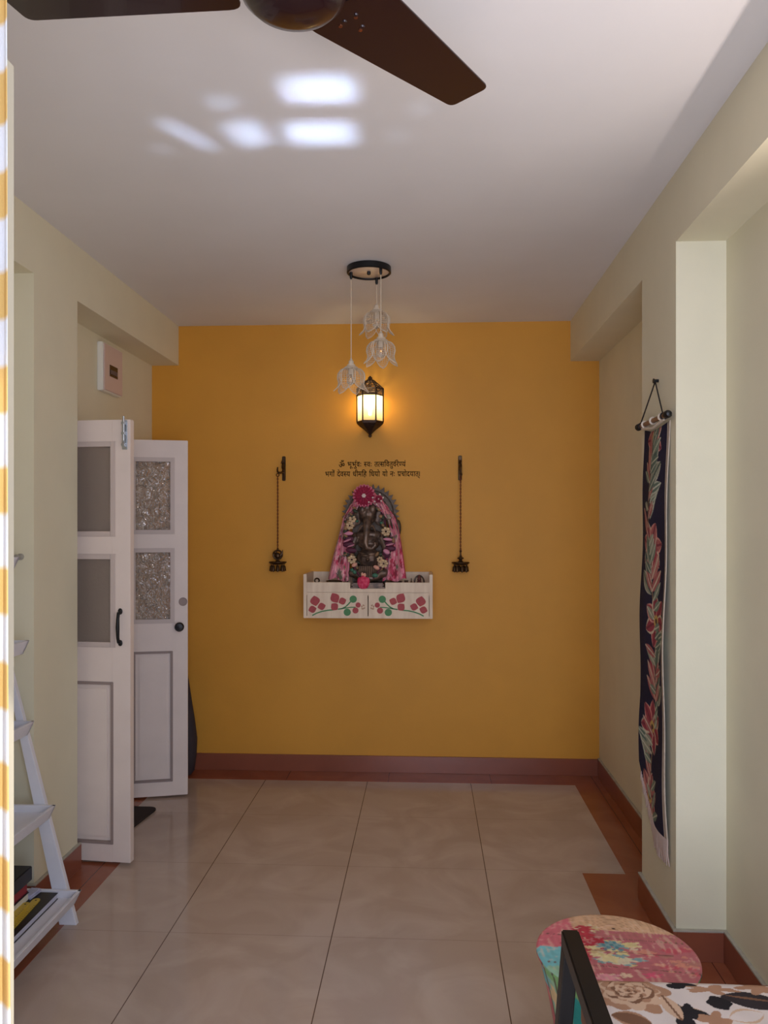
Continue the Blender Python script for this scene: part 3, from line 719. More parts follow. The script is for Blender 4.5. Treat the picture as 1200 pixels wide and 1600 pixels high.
# trunk
b.tube([I(574, 812, -.055), I(574, 823, -.085), I(573, 836, -.1), I(572, 848, -.105), I(575, 856, -.105), I(582, 857, -.1), I(587, 852, -.1), I(586, 847, -.1)], [.026, .022, .019, .016, .014, .012, .010, .008], 12)
# ornaments
for (yy, rx) in ((842, .05), (850, .058), (860, .066)):
    b.tube([I(575, yy, -.01)+Vector((rx*math.sin(a), -.055*math.cos(a)-.012, -.02*math.cos(a))) for a in [(-1+q/8)*1.3 for q in range(17)]], .005, 6)
b.ball(I(575, 874, -.09), .009); b.ball(I(572, 868, -.088), (.02, .012, .008))
o = b.build('idol_body', M_bronze, it, True)
md = o.modifiers.new('remesh', 'REMESH'); md.mode = 'VOXEL'; md.voxel_size = .0034; md.use_smooth_shade = True
md = o.modifiers.new('smooth', 'SMOOTH'); md.iterations = 2; md.factor = .5
# belt of drapery on lower body
b = MB()
for k in range(9): b.tube([I(563+k*3, 884, -.088+.012*abs(k-4)/4), I(561+k*3.5, 900, -.094+.02*abs(k-4)/4)], [.006, .008], 6)
b.build('skirt_folds', M_bronze, it, True)
# halo
b = MB(); cx, cz = 577, 803; nT = 18
def arch(r, a): return ((cx-575)*s+r*s*math.cos(a), (924-cz)*s+r*s*math.sin(a)*1.02)
a0, a1 = math.radians(-12), math.radians(192); n = 60
for i in range(n):
    q0, q1 = a0+(a1-a0)*i/n, a0+(a1-a0)*(i+1)/n
    b.prism([arch(22, q0), arch(40, q0), arch(40, q1), arch(22, q1)], lambda p, k: Vector((p[0], .05+k, p[1])), .014)
for i in range(nT):
    q = a0+(a1-a0)*(i+.5)/nT; hw = (a1-a0)/nT*.5
    b.prism([arch(39, q-hw*1.0), arch(46.3, q+hw*.1), arch(39, q+hw*1.0)], lambda p, k: Vector((p[0], .053+k, p[1])), .009)
for r in (28, 36): b.tube([Vector((arch(r, a0+(a1-a0)*i/40)[0], .047, arch(r, a0+(a1-a0)*i/40)[1])) for i in range(41)], .004, 6)
for sg in (-1, 1): b.box(*(sorted((sg*.125, sg*.155))), .05, .064, .04, .44)
b.box(-.1, .1, .052, .062, .04, .45)
b.build('halo', M_bronzed, it)
b = MB(); b.ball(I(621, 826, .02), (.018, .014, .05)); b.tube([I(617, 840, .01), I(619, 812, .01), I(612, 800, .0)], [.006, .005, .004], 8); b.build('mace', M_bronzed, it, True)

# pink cloth round the idol
M_dup = attr_mat('pink_floral_cloth', .75, .2, 300, sheen=.3)
ct = thing('floral_scarf', (IX, IY, IZ), 'pink floral scarf draped over the idol with a round magenta rosette', 'scarf')
def lerp_path(P, v):
    f = v*(len(P)-1); i = min(int(f), len(P)-2); q = f-i; q = q*q*(3-2*q)*.5+q*.5; return [P[i][k]*(1-q)+P[i+1][k]*q for k in range(len(P[i]))]
def cloth(outer, inner, seed):
    def pos(u, v):
        a = lerp_path(outer, v); c = lerp_path(inner, v); x = a[0]*(1-u)+c[0]*u; y = a[1]*(1-u)+c[1]*u; d = a[2]*(1-u)+c[2]*u
        f = (.010+.006*v)*math.sin(u*PI*5+seed+v*1.5)+.004*math.sin(u*31+v*7); e = -.02*math.sin(PI*u)
        return I(x, y+(2*math.sin(u*9+seed) if v > .95 else 0), d+f+e)
    def paint(c):
        c.put(c.V > -9, (230, 138, 152)); rng = random.Random(seed)
        for k in range(150):
            x, y = rng.random(), rng.random()*3; col = rng.choice([(196, 40, 76), (236, 170, 176), (206, 70, 100), (240, 190, 186), (150, 40, 60), (110, 110, 80)])
            c.blotch(x, y, rng.uniform(.03, .085), col, 5, .4, k)
        c.put((c.U < .05), (180, 50, 60)); c.noise(.08, 30, 30, seed)
    return sheet('scarf_side', 40, 110, pos, paint, M_dup, ct, .002, uv=lambda u, v: (u, v*3))
cloth([(553, 782, .0), (545, 790, .01), (534, 810, .02), (527, 838, .02), (519, 868, .01), (511, 904, -.01)], [(566, 786, -.03), (554, 796, -.03), (541, 815, -.01), (542, 838, -.02), (547, 868, -.04), (545, 908, -.05)], 1)
cloth([(594, 780, .0), (603, 790, .01), (616, 808, .02), (624, 836, .015), (629, 868, .01), (634, 906, -.01)], [(586, 786, -.04), (592, 797, -.04), (604, 814, -.01), (610, 840, -.03), (603, 872, -.045), (597, 908, -.055)], 4)
cloth([(547, 794, -.01), (553, 778, -.02), (570, 770, -.03), (586, 772, -.03), (598, 784, -.02), (604, 798, -.01)], [(556, 800, -.045), (562, 789, -.055), (572, 786, -.06), (582, 787, -.06), (590, 794, -.05), (596, 804, -.04)], 9)
M_mag = mat('magenta_cloth', (158, 6, 58), .7, sheen=.1, noise=.15, nscale=60); M_lace = mat('pink_lace', (224, 120, 140), .8, noise=.2, nscale=120, bump=.3, bscale=200); M_pearl = mat('pale_pearls', (240, 215, 205), .35)
def rosette(c, r, name):
    b = MB(); b.mi = 0
    for k in range(36):
        a = 2*PI*k/36; rr = r*(1.0 if k % 2 else .93)
        b.tube([c+Vector((r*.5*math.cos(a), .004, r*.5*math.sin(a))), c+Vector((rr*math.cos(a), .0, rr*math.sin(a)))], [r*.05, r*.09], 6)
    b.mi = 1
    for ring, (rr, n, dy) in enumerate(((.8, 20, -.004), (.58, 15, -.009), (.36, 10, -.013))):
        for k in range(n):
            a = 2*PI*(k+.5*ring)/n; b.ball(c+Vector((rr*r*math.cos(a)*.95, dy, rr*r*math.sin(a)*.95)), (r*.17, r*.1, r*.07), 8, M=Matrix.Rotation(-a, 4, 'Y'))
    b.ball(c+Vector((0, -.002, 0)), (r*.8, r*.2, r*.8))
    b.mi = 2
    for k in range(6): a = k*PI/3; b.ball(c+Vector((r*.12*math.cos(a), -r*.3, r*.12*math.sin(a))), r*.075, 8)
    b.ball(c+Vector((0, -r*.34, 0)), r*.09, 8)
    return b.build(name, [M_lace, M_mag, M_pearl], ct, True)
rosette(I(569.5, 776, -.085), .0665, 'rosette')
rosette(I(592, 781, -.085), .024, 'small_rosette')
b = MB()
for (x, y) in ((577, 786), (586, 785), (589, 789), (596, 784), (599, 779), (594, 774), (583, 779)): b.ball(I(x, y, -.098), .0055, 8)
b.build('pearl_trim', M_pearl, ct, True)

# beaded garland of shell flowers
gt = thing('flower_garland', (IX, IY, IZ), 'garland of cream shell flowers and dark purple petals hanging around the idol', 'garland')
M_shell = mat('cream_shell', (226, 192, 148), .4, noise=.3, nscale=90); M_purp = mat('dark_purple_petals', (84, 22, 48), .6); M_pkp = mat('pale_pink_petals', (214, 140, 160), .6); M_teal = mat('green_leaf_beads', (60, 110, 86), .5); M_skin = mat('peach_petals', (222, 160, 136), .6)
def shell(c, r, m=M_shell, n=7):
    b = MB()
    for k in range(n): a = 2*PI*k/n; b.ball(c+Vector((r*.62*math.cos(a), -.004*(k % 2), r*.62*math.sin(a))), (r*.34, r*.25, r*.3), 8)
    b.tube([c+Vector((r*.3*math.cos(k*PI/5), -r*.3, r*.3*math.sin(k*PI/5))) for k in range(10)], r*.1, 6, cyc=True)
    b.build('shell_flower', m, gt, True)
for (x, y, r, yy) in ((551, 812, .024, -.07), (547, 822, .027, -.07), (603, 831, .03, -.075), (551, 874, .028, -.095), (600, 880, .028, -.1), (594, 874, .02, -.095)): shell(I(x, y, yy), r)
def petals(cs, m, name, sc=1):
    for (x, y, rx, rz, a, yy) in cs:
        b = MB(); b.ball(I(x, y, yy), (rx*sc, .01, rz*sc), 10, M=Matrix.Rotation(a, 4, 'Y')); b.build(name, m, gt, True)
petals([(544, 842, .034, .018, .1, -.055), (545, 851, .034, .018, -.1, -.06), (549, 860, .034, .016, .1, -.065), (609, 849, .032, .016, -.1, -.065), (610, 857, .034, .018, .1, -.068), (604, 866, .026, .022, .6, -.07)], M_purp, 'purple_petal')
petals([(545, 834, .028, .012, .0, -.068), (543, 845, .026, .006, -.4, -.07), (549, 853, .024, .005, -.3, -.075), (606, 843, .028, .009, .1, -.078), (609, 851, .026, .006, -.2, -.08), (604, 862, .022, .014, .5, -.084)], M_pkp, 'pink_petal')
petals([(555, 882, .018, .011, -.5, -.105), (589, 886, .02, .012, .5, -.11)], M_skin, 'peach_petal')
petals([(555, 893, .014, .012, .6, -.1), (587, 898, .018, .013, 0, -.11), (596, 818, .012, .009, .5, -.06), (558, 815, .01, .008, 0, -.06), (551, 890, .012, .01, 0, -.095)], M_teal, 'green_leaf')
b = MB()
b.tube([I(560, 792, -.05), I(549, 806, -.06), I(545, 824, -.06), I(543, 845, -.05), I(547, 862, -.06), I(550, 876, -.085), I(556, 890, -.092), I(566, 903, -.1)], .005, 8)
b.tube([I(592, 792, -.05), I(600, 810, -.055), I(604, 830, -.06), I(610, 852, -.058), I(602, 872, -.08), I(596, 886, -.09), I(584, 903, -.1)], .005, 8)
b.build('garland_string', M_purp, gt, True)
fr = random.Random(4); M_leafd = mat('dark_green_leaves', (52, 58, 40), .6); M_tan = mat('tan_dried_flower', (150, 112, 76), .7)
for side in ([(556, 797), (549, 806), (544, 816), (541, 828), (540, 838), (542, 866), (546, 870), (552, 868), (557, 878), (558, 888)], [(592, 799), (598, 808), (600, 822), (606, 838), (612, 844), (607, 862), (601, 870), (592, 868), (592, 892), (588, 890)]):
    for (x, y) in side:
        for q in range(2):
            b = MB(); b.ball(I(x+fr.uniform(-3, 3), y+fr.uniform(-3, 3), -.07), (fr.uniform(.012, .018), .008, fr.uniform(.006, .011)), 8, M=Matrix.Rotation(fr.uniform(0, 3), 4, 'Y')); b.build('leaf' if q else 'dried_flower', M_leafd if q else M_tan, gt, True)
# lotus bud
t = thing('cloth_lotus', (IX-.022, IY-.118, IZ+.026), 'bright pink cloth lotus bud at the foot of the idol', 'flower')
M_lotus = mat('bright_pink_cloth', (196, 16, 70), .7, noise=.25, nscale=60, rgb2=(230, 90, 120))
for k in range(7):
    a = 2*PI*k/7; b = MB(); b.ball((.017*math.cos(a), .010*math.sin(a), .028), (.019, .011, .035), 10, M=Matrix.Rotation(.25*math.cos(a), 4, 'Y')); b.build('petal', M_lotus, t, True)
b = MB(); b.ball((0, 0, .036), (.022, .016, .038)); b.build('bud_heart', M_lotus, t, True)
b = MB(); b.ball((.008, -.004, .074), (.009, .006, .012)).ball((-.006, 0, .077), (.008, .006, .012)); b.build('bud_tip', M_skin, t, True)
# small things on the tray
def item(px, y, label, cat, name, prof, m, h=None, n=16, group=None):
    x = SX0+(px-474)*.00368; b = MB(); b.lathe(prof, n=n); o = b.build(name, m, None, True); o.location = (x, y, IZ); return tag(o, label, cat, group)
t = thing('brass_ring_idol', (-.637, 4.60, IZ), 'tiny brass ring-shaped figure at the left end of the tray', 'figurine')
b = MB(); b.tube([(.013*math.cos(a), 0, .062+.013*math.sin(a)) for a in [k*PI/8 for k in range(16)]], .0045, 8, cyc=True); b.build('ring', M_brass, t, True)
b = MB(); b.lathe([(.014, 0), (.014, .005), (.005, .012), (.004, .045), (.007, .052)], n=14); b.build('stem', M_brass, t, True)
item(520, 4.60, 'shallow tarnished silver bowl left of the idol under the pink scarf', 'bowl', 'silver_bowl', [(.0, 0), (.022, 0), (.02, .008), (.034, .03), (.05, .062), (.048, .062), (.03, .034), (.012, .014), (0, .014)], mat('tarnished_silver', (150, 145, 120), .25, .9, noise=.3, nscale=50), n=24)
item(615, 4.60, 'flat dark metal dish right of the idol under the pink scarf', 'bowl', 'metal_dish', [(.0, 0), (.025, 0), (.02, .02), (.032, .045), (.046, .06), (.044, .06), (.026, .045), (0, .03)], M_bronzed, n=24)
item(633, 4.62, 'small square dark incense holder beside the scarf hem', 'incense holder', 'incense_holder', [(.012, 0), (.014, .012), (.009, .03), (.011, .055), (.013, .064), (0, .064)], M_bronzed)
item(641, 4.62, 'slim brass incense stand between holder and small seated figurine', 'incense stand', 'incense_stand', [(.01, 0), (.01, .005), (.003, .01), (.0025, .05), (.008, .054), (.003, .06), (.002, .075), (0, .078)], M_brass)
t = thing('seated_figurine', (-.045, 4.63, IZ), 'small reddish brown seated figurine at the right end of the tray', 'figurine')
b = MB(); b.ball((0, 0, .018), (.026, .018, .018)); b.ball((0, 0, .042), (.017, .013, .022)); b.ball((0, -.002, .07), (.012, .012, .014)); b.ball((-.018, -.006, .035), (.006, .006, .018)); b.ball((.018, -.006, .035), (.006, .006, .018)); b.lathe([(.012, .078), (.008, .088), (0, .098)], n=12)
b.build('figure', mat('reddish_brown_stone', (104, 54, 46), .5, noise=.3, nscale=60), t, True)
b = MB(); b.tube([(.028*math.cos(a), .012, .05+.04*math.sin(a)) for a in [k*PI/10 for k in range(11)]], .005, 6); b.box(-.034, .034, -.02, .02, 0, .006, .001).box(-.03, -.026, .01, .014, 0, .055).box(.026, .03, .01, .014, 0, .055); b.build('backdrop', M_bronzed, t, True)

# ------------------------------------------------------------------ hanging bell lamps
def bell_lamp(x, bird, label):
    t = thing('hanging_bell_lamp', (x, YB, 1.2), label, 'hanging lamp', 0, 'bell lamps either side of the altar'); yy = -.075
    side = .024 if bird else .0
    # wall bracket in the shape of a perched bird
    b = MB(); bx = side
    b.box(bx-.011, bx+.011, -.006, 0, .565, .715, .003)
    b.tube([(bx, -.004, .625), (bx, -.03, .618), (bx-side*.5, -.06, .61), (bx-side, yy-.008, .615), (bx-side, yy-.012, .63), (bx-side, yy-.004, .642)], [.007, .007, .006, .006, .005, .004], 8)
    b.ball((bx, -.022, .65), (.011, .02, .02)); b.ball((bx-.002, -.034, .677), (.009, .012, .011)); b.tube([(bx-.004, -.044, .676), (bx-.01, -.054, .668)], [.005, .001], 6)
    b.tube([(bx, -.016, .64), (bx+.004, -.01, .6), (bx+.002, -.008, .572)], [.009, .008, .004], 8)
    b.build('wall_bracket', M_brass, t, True)
    # hook and chain
    b = MB(); b.tube([(0, yy, .606)]+[(.0085*math.sin(a), yy, .597+.0085*math.cos(a)) for a in [k*PI/6 for k in range(1, 12)]]+[(0, yy, .604)], .0028, 8); b.build('hook', M_brass, t, True)
    b = MB(); z = .59; k = 0
    zend = .155 if bird else .145
    while z > zend:
        A = [(.0036*math.cos(a), .0036*math.sin(a)) for a in [q*PI/4 for q in range(8)]]
        b.tube([((c*1.0 if k % 2 else 0), yy+(0 if k % 2 else c*1.0), z-.006+sn*2.1) for c, sn in A], .002, 5, cyc=True); z -= .0105; k += 1
    b.build('chain', M_cord, t, True)
    # finial
    b = MB()
    if bird:
        b.tube([(.026*math.cos(a), yy, .118+.026*math.sin(a)) for a in [k*PI/10 for k in range(20)]], [.006]*20, 8, cyc=True)
        b.ball((0, yy-.004, .112), (.018, .014, .02)); b.ball((-.012, yy-.01, .132), (.009, .009, .01)); b.tube([(.012, yy, .11), (.027, yy, .128), (.03, yy, .146)], [.008, .007, .002], 8); b.tube([(-.016, yy-.01, .13), (-.028, yy-.012, .122)], [.006, .001], 6)
        b.lathe([(.006, .146), (.008, .15), (.004, .157), (0, .158)], (0, yy, 0), 10)
    else:
        b.lathe([(0, .148), (.006, .146), (.008, .14), (.004, .134), (.005, .12), (.009, .108), (.019, .102), (.02, .098), (.011, .094), (.008, .08), (0, .08)], (0, yy, 0), 16)
    b.build('finial', M_brass, t, True)
    b = MB(); b.lathe([(.008, .09), (.013, .082), (.02, .076), (.048, .071), (.053, .076), (.054, .072), (.044, .063), (.015, .058), (0, .056)], (0, yy, 0), 28); b.build('oil_dish', M_brass, t, True)
    first = None
    for k in range(8):
        a = 2*PI*k/8+.2; px, py = .038*math.cos(a), yy+.038*math.sin(a)
        if first is None:
            b = MB(); b.lathe([(.0025, 0), (.003, -.012), (.009, -.018), (.011, -.034), (.013, -.044), (.0115, -.046), (.004, -.04), (.0035, -.05), (0, -.052)], n=12); first = b.build('bell', M_brass, t, True); o = first
        else:
            o = first.copy(); COL.objects.link(o); o.parent = t
        o.location = (px, py, .067)
    return t
bell_lamp(-.895, True, 'left brass bell lamp topped by a bird in a ring, hanging from its wall bracket')
bell_lamp(.199, False, 'right brass bell lamp with pointed finial on a long chain')

# ------------------------------------------------------------------ embroidered wall hanging on the right pillar
ht = thing('wall_hanging', (XR, 3.01, .3), 'long navy embroidered floral wall hanging on the right pillar', 'wall hanging')
M_emb = attr_mat('embroidered_navy_cloth', .9, .5, 500)
HY0, HY1, HZ1 = 2.862, 3.178, 1.868
def h_bow(z, v): return -.006-.010*math.sin(PI*v)-.003*math.sin(v*17)
def h_pos(u, v):        # u: 0 near edge, 1 far edge; v: 0 bottom, 1 top
    y = HY0+(HY1-HY0)*u; zb = .385+.19*max(0, (u-.4)/.6)**1.8; z = zb+(HZ1-zb)*v
    if v > .9: z -= .018*math.sin(PI*u)*(v-.9)/.1
    x = XR-.004+h_bow(z, v)-.006*math.sin(u*7+v*5)-.012*max(0, .2-v)/.2*u
    return (x-XR, y-3.01, z-.3)
def h_paint(c):
    c.put(c.V > -9, (32, 28, 52)); PKS = [(170, 96, 92), (182, 116, 108), (156, 62, 72)]; GR = [(120, 132, 112), (150, 150, 128), (96, 112, 98)]; CR = (206, 192, 164)
    pts = [(.16+.035*math.sin(z*6.5), z) for z in [.06+.02*k for k in range(78)]]; c.stroke(pts, .009, (134, 110, 84)); rng = random.Random(5)
    def flower(x, z, r, pk, n=7, a0=0):
        for k in range(n): c.leaf(x, z, r, r*.62, a0+2*PI*k/n, PKS[pk], (120, 50, 60), CR if k % 2 else (214, 150, 136))
        c.disc(x, z, r*.22, (196, 160, 90)); c.disc(x, z, r*.1, (90, 60, 50))
    z = 1.52; k = 0
    while z > .14:
        sx = .16+.035*math.sin(z*6.5); sg = 1 if k % 2 else -1
        ty = (0, 2, 1, 0, 2, 0, 1, 2, 0, 1)[k % 10]
        if ty == 0: flower(sx-.02*sg, z, .105, k % 3, 7, k)
        elif ty == 1:
            for q in range(6): c.leaf(sx+.02*sg, z-.03+q*.02, .115, .04, (PI/2-sg*(.5+.16*q)) , GR[q % 3], (200, 200, 180), (188, 190, 168))
        else:
            for q in range(3): c.leaf(sx, z-.04+q*.05, .135, .062, PI/2+sg*(.9-.25*q), GR[(q+k) % 3], (70, 84, 76), (180, 176, 156)); 
            for q in range(3): c.leaf(sx, z-.03+q*.045, .12, .046, PI/2-sg*(.8-.2*q), PKS[q % 3], CR)
        z -= .135; k += 1
    for q in range(44):
        zz = .1+q*.034; sx = .16+.035*math.sin(zz*6.5); sg = rng.choice((-1, 1)); c.leaf(sx, zz, rng.uniform(.06, .12), .034, PI/2+sg*rng.uniform(.5, 1.3), rng.choice(GR+PKS[:1]), (206, 200, 176))
    c.rect(-.01, .022, -1, 9, (206, 190, 172)); c.rect(.012, .016, -1, 9, (120, 100, 90)); c.noise(.07, 300, 300, 2)
def h_uv(u, v): p = h_pos(u, v); return (u*.316, p[2])
sheet('embroidered_cloth', 130, 620, h_pos, h_paint, M_emb, ht, .003, uv=h_uv)
b = MB()
for k in range(44):
    u = .93*k/43; p = Vector(h_pos(u, 0)); L = .085*(1-.55*max(0, u-.3)/.63)
    b.tube([p+Vector((-.001, 0, .004)), p+Vector((-.004+.003*random.random(), random.uniform(-.003, .003), -L*.5)), p+Vector((random.uniform(-.002, .004), random.uniform(-.006, .006), -L*random.uniform(.9, 1.05)))], [.0034, .0042, .0022], 5)
b.build('fringe', mat('mauve_fringe', (196, 172, 160), .9), ht, True)
ZR = 1.885-.3; hx = -.02
b = MB(); b.tube([(hx, HY0-.012-3.01, ZR), (hx, HY1+.01-3.01, ZR)], .009, 12); b.build('rod', M_rod, ht, True)
for yv, sg in ((HY0-.012-3.01, -1), (HY1+.01-3.01, 1)):
    b = MB(); b.lathe([(.011, 0), (.014, sg*.006), (.012, sg*.016), (.006, sg*.02), (.014, sg*.026), (.009, sg*.038), (0, sg*.04)], (hx, yv, ZR), 14, 'Y'); b.build('rod_finial', M_black, ht, True)
b = MB(); ap = (-.012, 0, 2.03-.3); b.tube([(hx-.004, HY0+.012-3.01, ZR+.008), ap], .0026, 6); b.tube([ap, (hx-.004, HY1-.012-3.01, ZR+.008)], .0026, 6)
for yv in (HY0+.012-3.01, HY1-.012-3.01): b.tube([(hx+.012*math.cos(a), yv, ZR+.012*math.sin(a)) for a in [k*PI/5 for k in range(10)]], .0028, 6, cyc=True)
b.build('hanging_string', M_rope, ht, True)
b = MB(); b.lathe([(.006, 0), (.006, -.014), (.009, -.016), (.009, -.02), (0, -.02)], (0, 0, 2.033-.3), 12, 'X'); b.build('nail', M_black, ht, True)
b = MB()
for yc in (-.11, 0, .11): b.tube([(hx+.0115*math.cos(a), yc, ZR+.0115*math.sin(a)) for a in [k*PI/6 for k in range(12)]], .004, 6, cyc=True)
b.tube([(hx, HY0+.01-3.01, ZR-.012), (hx-.002, -.07, ZR-.02), (hx-.002, 0, ZR-.028), (hx-.002, .07, ZR-.02), (hx, HY1-.02-3.01, ZR-.012)], .005, 8)
b.build('top_loops', M_cream2, ht, True)

# ------------------------------------------------------------------ painted round stool
SC = Vector((.479, 2.045, 0)); SR = .2; SH = .42
st = thing('painted_stool', SC, 'round pink and teal distressed painted wooden stool beside the right wall', 'stool')
M_pw = attr_mat('distressed_painted_wood', .55, .35, 120)
def st_pos(u, v):
    a = 2*PI*u; r = SR*v; zz = SH-.004*max(0, (v-.97)/.03)**2; return (r*math.cos(a), r*math.sin(a), zz)
def st_paint(c):
    c.put(c.V > -9, (186, 106, 112)); rng = random.Random(3)
    c.put(c.V > .11-.25*(c.U)*.4, (214, 172, 136))          # bare wood plank at the back
    for k in range(14): c.stroke([(-.2, .1+k*.009-.0), (.2, .045+k*.009)], .0012, (176, 130, 98))
    c.rect(-.2, -.09, .0, .2, (208, 110, 120)); c.rect(-.21, -.12, -.2, .02, (120, 186, 190)); c.rect(-.2, -.13, -.2, -.07, (150, 190, 160))
    for k in range(30): c.blotch(rng.uniform(-.12, -.03), rng.uniform(-.02, .12), rng.uniform(.008, .022), rng.choice([(178, 50, 66), (214, 196, 166), (204, 176, 130), (190, 60, 74)]), 5, .5, k)
    for k in range(26): c.blotch(rng.uniform(-.06, .05), rng.uniform(-.06, .05), rng.uniform(.01, .024), rng.choice([(214, 196, 140), (210, 198, 168), (132, 164, 164), (218, 202, 152)]), 4, .4, k+50, .6)
    c.put((c.U > -.03) & (c.U < .02) & (c.V > .01) & (c.V < .055) & (np.sin(c.U*300)*np.cos(c.V*260) > .1), (90, 140, 150))
    for k in range(20): c.blotch(rng.uniform(.05, .19), rng.uniform(-.1, .05), rng.uniform(.01, .03), rng.choice([(196, 84, 98), (214, 120, 128), (180, 120, 110), (210, 140, 120)]), 5, .4, k+90, .4)
    for k in range(12): c.blotch(rng.uniform(-.1, .1), rng.uniform(-.2, -.06), rng.uniform(.01, .03), rng.choice([(214, 90, 120), (230, 200, 170), (222, 150, 160)]), 5, .4, k+120, .6)
    for y in (-.13, -.06, .012, .078): c.stroke([(-.21, y+.012), (.21, y-.03)], .0022, (120, 80, 70))
    c.disc(.02, .12, .005, (60, 40, 34)); v = c.noise(.08, 420, 90, 8); c.put(v > .95, (214, 186, 160), .45); v = c.noise(.05, 160, 400, 12); c.put(v > 1.2, (222, 190, 172), .35)
sheet('stool_top', 180, 60, st_pos, st_paint, M_pw, st, uv=lambda u, v: (SR*v*math.cos(2*PI*u), SR*v*math.sin(2*PI*u)))
def sd_pos(u, v):
    a = 2*PI*u; z = SH-.004-v*(SH-.006); q = z/SH; r = .150+.05*max(0, (q-.35)/.65)**1.6+.03*max(0, .35-q)/.35; 
    if v < .02: r = SR
    return (r*math.cos(a), r*math.sin(a), z)
def sd_paint(c):
    c.put(c.V > -9, (196, 110, 116)); rng = random.Random(11)
    cols = [(120, 186, 190), (150, 190, 160), (202, 60, 96), (40, 150, 150), (196, 110, 116), (222, 196, 150), (130, 180, 120), (90, 160, 190)]
    for k in range(26): u0 = k/26; c.rect(u0, u0+1/26, -1, 2, cols[(k*5+3) % len(cols)])
    for k in range(120): c.blotch(rng.random(), rng.random(), rng.uniform(.01, .05), rng.choice(cols), 5, .4, k, 2)
    for k in range(26): c.rect(k/26-.0012, k/26+.0012, -1, 2, (80, 60, 56))
    c.noise(.12, 120, 30, 4)
sheet('stool_body', 180, 70, sd_pos, sd_paint, M_pw, st, uv=lambda u, v: (u, v))
b = MB(); b.lathe([(.0, .0), (.176, .0), (.178, .006), (0, .006)], n=40); b.build('stool_base', M_rod, st, True)

# ------------------------------------------------------------------ armchair with floral seat
AX, AY = .66, 1.45
at = thing('metal_armchair', (AX, AY, 0), 'black metal framed armchair with brown rose print seat pad, lower right', 'chair')
xl0, xl1 = .288-AX, .325-AX; xr0, xr1 = .985-AX, 1.018-AX
yf, yn = 1.735-AY, 1.07-AY
for (x0, x1) in ((xl0, xl1), (xr0-.02, xr1-.02)):
    b = MB(); b.box(x0, x1, yn, yf, .594, .631, .003); b.build('armrest', M_black, at)
    for sg, ye in ((1, yf), (-1, yn)):
        b = MB(); xo = -.05 if x0 < 0 else .0
        y0, y1 = (ye-.037, ye) if sg > 0 else (ye, ye+.037)
        vs = [(x0, .596), (x1-.006, .596), (x1-.006+xo, .0), (x0+xo, .0)]
        b.prism(vs, lambda p, k, y0=y0: Vector((p[0], y0+k, p[1])), .037); b.build('leg', M_black, at, bev=.002)
    b = MB(); b.box(x0, x1, yn+.03, yf-.03, .36, .39, .002); b.build('side_stretcher', M_black, at)
b = MB(); b.box(xl0, xr1-.02, yf-.05, yf-.02, .37, .4, .002); b.box(xl0, xr1-.02, yn+.02, yn+.05, .37, .4, .002); b.build('seat_frame', M_black, at)
b = MB(); b.box(xl1-.004, xl1+.014, yf-.055, yf-.03, .49, .53, .003); b.build('pad_clip', M_black, at)
M_pad = attr_mat('rose_print_cotton', .85, .25, 400)
px0, px1, py0, py1 = .334-AX, .985-AX-.005, 1.10-AY, 1.785-AY
def pad_pos(u, v):
    x = px0+(px1-px0)*u; y = py0+(py1-py0)*v
    ex = min(u, 1-u)*(px1-px0); ey = min(v, 1-v)*(py1-py0); e = min(ex, ey); k = .05
    z = .515-.0+.006*math.sin(PI*u)*math.sin(PI*v); z -= .03*max(0, 1-e/k)**2.2
    return (x, y, z)
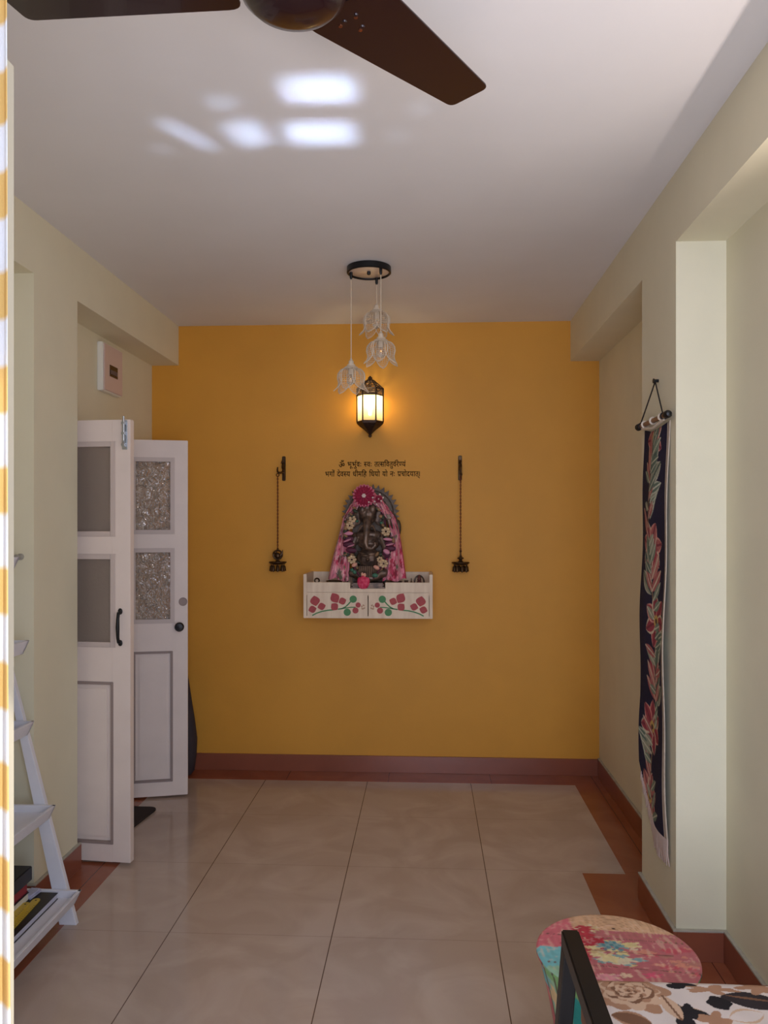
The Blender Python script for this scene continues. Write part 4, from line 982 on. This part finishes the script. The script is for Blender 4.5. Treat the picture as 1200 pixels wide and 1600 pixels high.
def pad_paint(c):
    W, BR, BK = (212, 198, 190), (168, 126, 98), (30, 26, 30); DB = (120, 84, 62); LB = (200, 166, 138)
    c.put(c.V > -9, W); rng = random.Random(2)
    def rose(x, y, r, sd):
        c.blotch(x, y, r*1.25, BR, 5, .25, sd); c.blotch(x+r*.1, y-r*.5, r*.9, LB, 4, .3, sd+1, .6)
        for ring, q in enumerate((1.0, .86, .7, .56, .42, .3, .18)):
            c.blotch(x+.04*r*math.sin(ring*2), y, r*q, (DB if ring % 2 else LB), 5, .16, sd+ring*1.7, .78); c.blotch(x+.05*r*math.sin(ring*2+1), y+r*.05, r*q*.9, (LB if ring % 2 else BR), 5, .18, sd+ring*2.1, .78)
        c.disc(x, y, r*.08, DB)
    for (x, y, r, a) in ((.52, 1.742, .05, .4), (.50, 1.66, .06, -.8), (.60, 1.62, .05, .3)): c.leaf(x, y, r*1.6, r, a, W, None, LB)
    c.blotch(.60, 1.725, .05, BR, 5, .5, 2, .28); c.blotch(.52, 1.63, .03, BK, 3, .6, 1, 1.6)
    c.disc(.53, 1.735, .02, BK, .011); c.leaf(.51, 1.762, .07, .022, -.35, BK); c.blotch(.60, 1.676, .024, BK, 4, .1, 1, 1)
    c.leaf(.61, 1.70, .13, .062, -.2, (46, 38, 40)); c.leaf(.62, 1.705, .10, .008, -.2, DB); c.blotch(.70, 1.74, .036, BR, 5, .4, 4, .7); c.blotch(.57, 1.615, .03, BR, 4, .4, 3, .8)
    c.leaf(.56, 1.765, .12, .02, .0, W); c.leaf(.62, 1.762, .16, .016, -.05, DB)
    rose(.425, 1.712, .058, 1); c.leaf(.49, 1.70, .09, .035, -1.4, LB, DB); c.leaf(.37, 1.63, .08, .05, -.4, DB, None, BR)
    for k in range(26):
        x, y = rng.uniform(.34, .98), rng.uniform(1.08, 1.58); q = k % 4
        if q == 0: rose(x, y, rng.uniform(.035, .06), k)
        elif q == 1: c.leaf(x, y, .1, .05, rng.uniform(0, 6), BK, DB)
        elif q == 2: c.blotch(x, y, .03, BK, 4, .3, k)
        else: c.leaf(x, y, .1, .045, rng.uniform(0, 6), BR, DB)
    for k in range(5): x, y = rng.uniform(.76, .95), rng.uniform(1.6, 1.75); (rose(x, y, .045, k) if k % 2 else c.leaf(x, y, .1, .05, k, BK, DB))
    c.noise(.04, 80, 80, 6)
sp = sheet('seat_pad', 330, 330, pad_pos, pad_paint, M_pad, at, uv=lambda u, v: (px0+(px1-px0)*u+AX, py0+(py1-py0)*v+AY))
b = MB(); b.box(px0+.003, px1-.003, py0+.003, py1-.003, .402, .486, .012); b.build('pad_boxing', mat('brown_cotton', (150, 112, 90), .9), at)
# backrest at the camera side
b = MB(); b.box(px0+.01, px1-.01, py0-.0, py0+.035, .5, .50+.0+.02, .004); b.build('piping', mat('tan_piping', (170, 140, 120), .8), at)
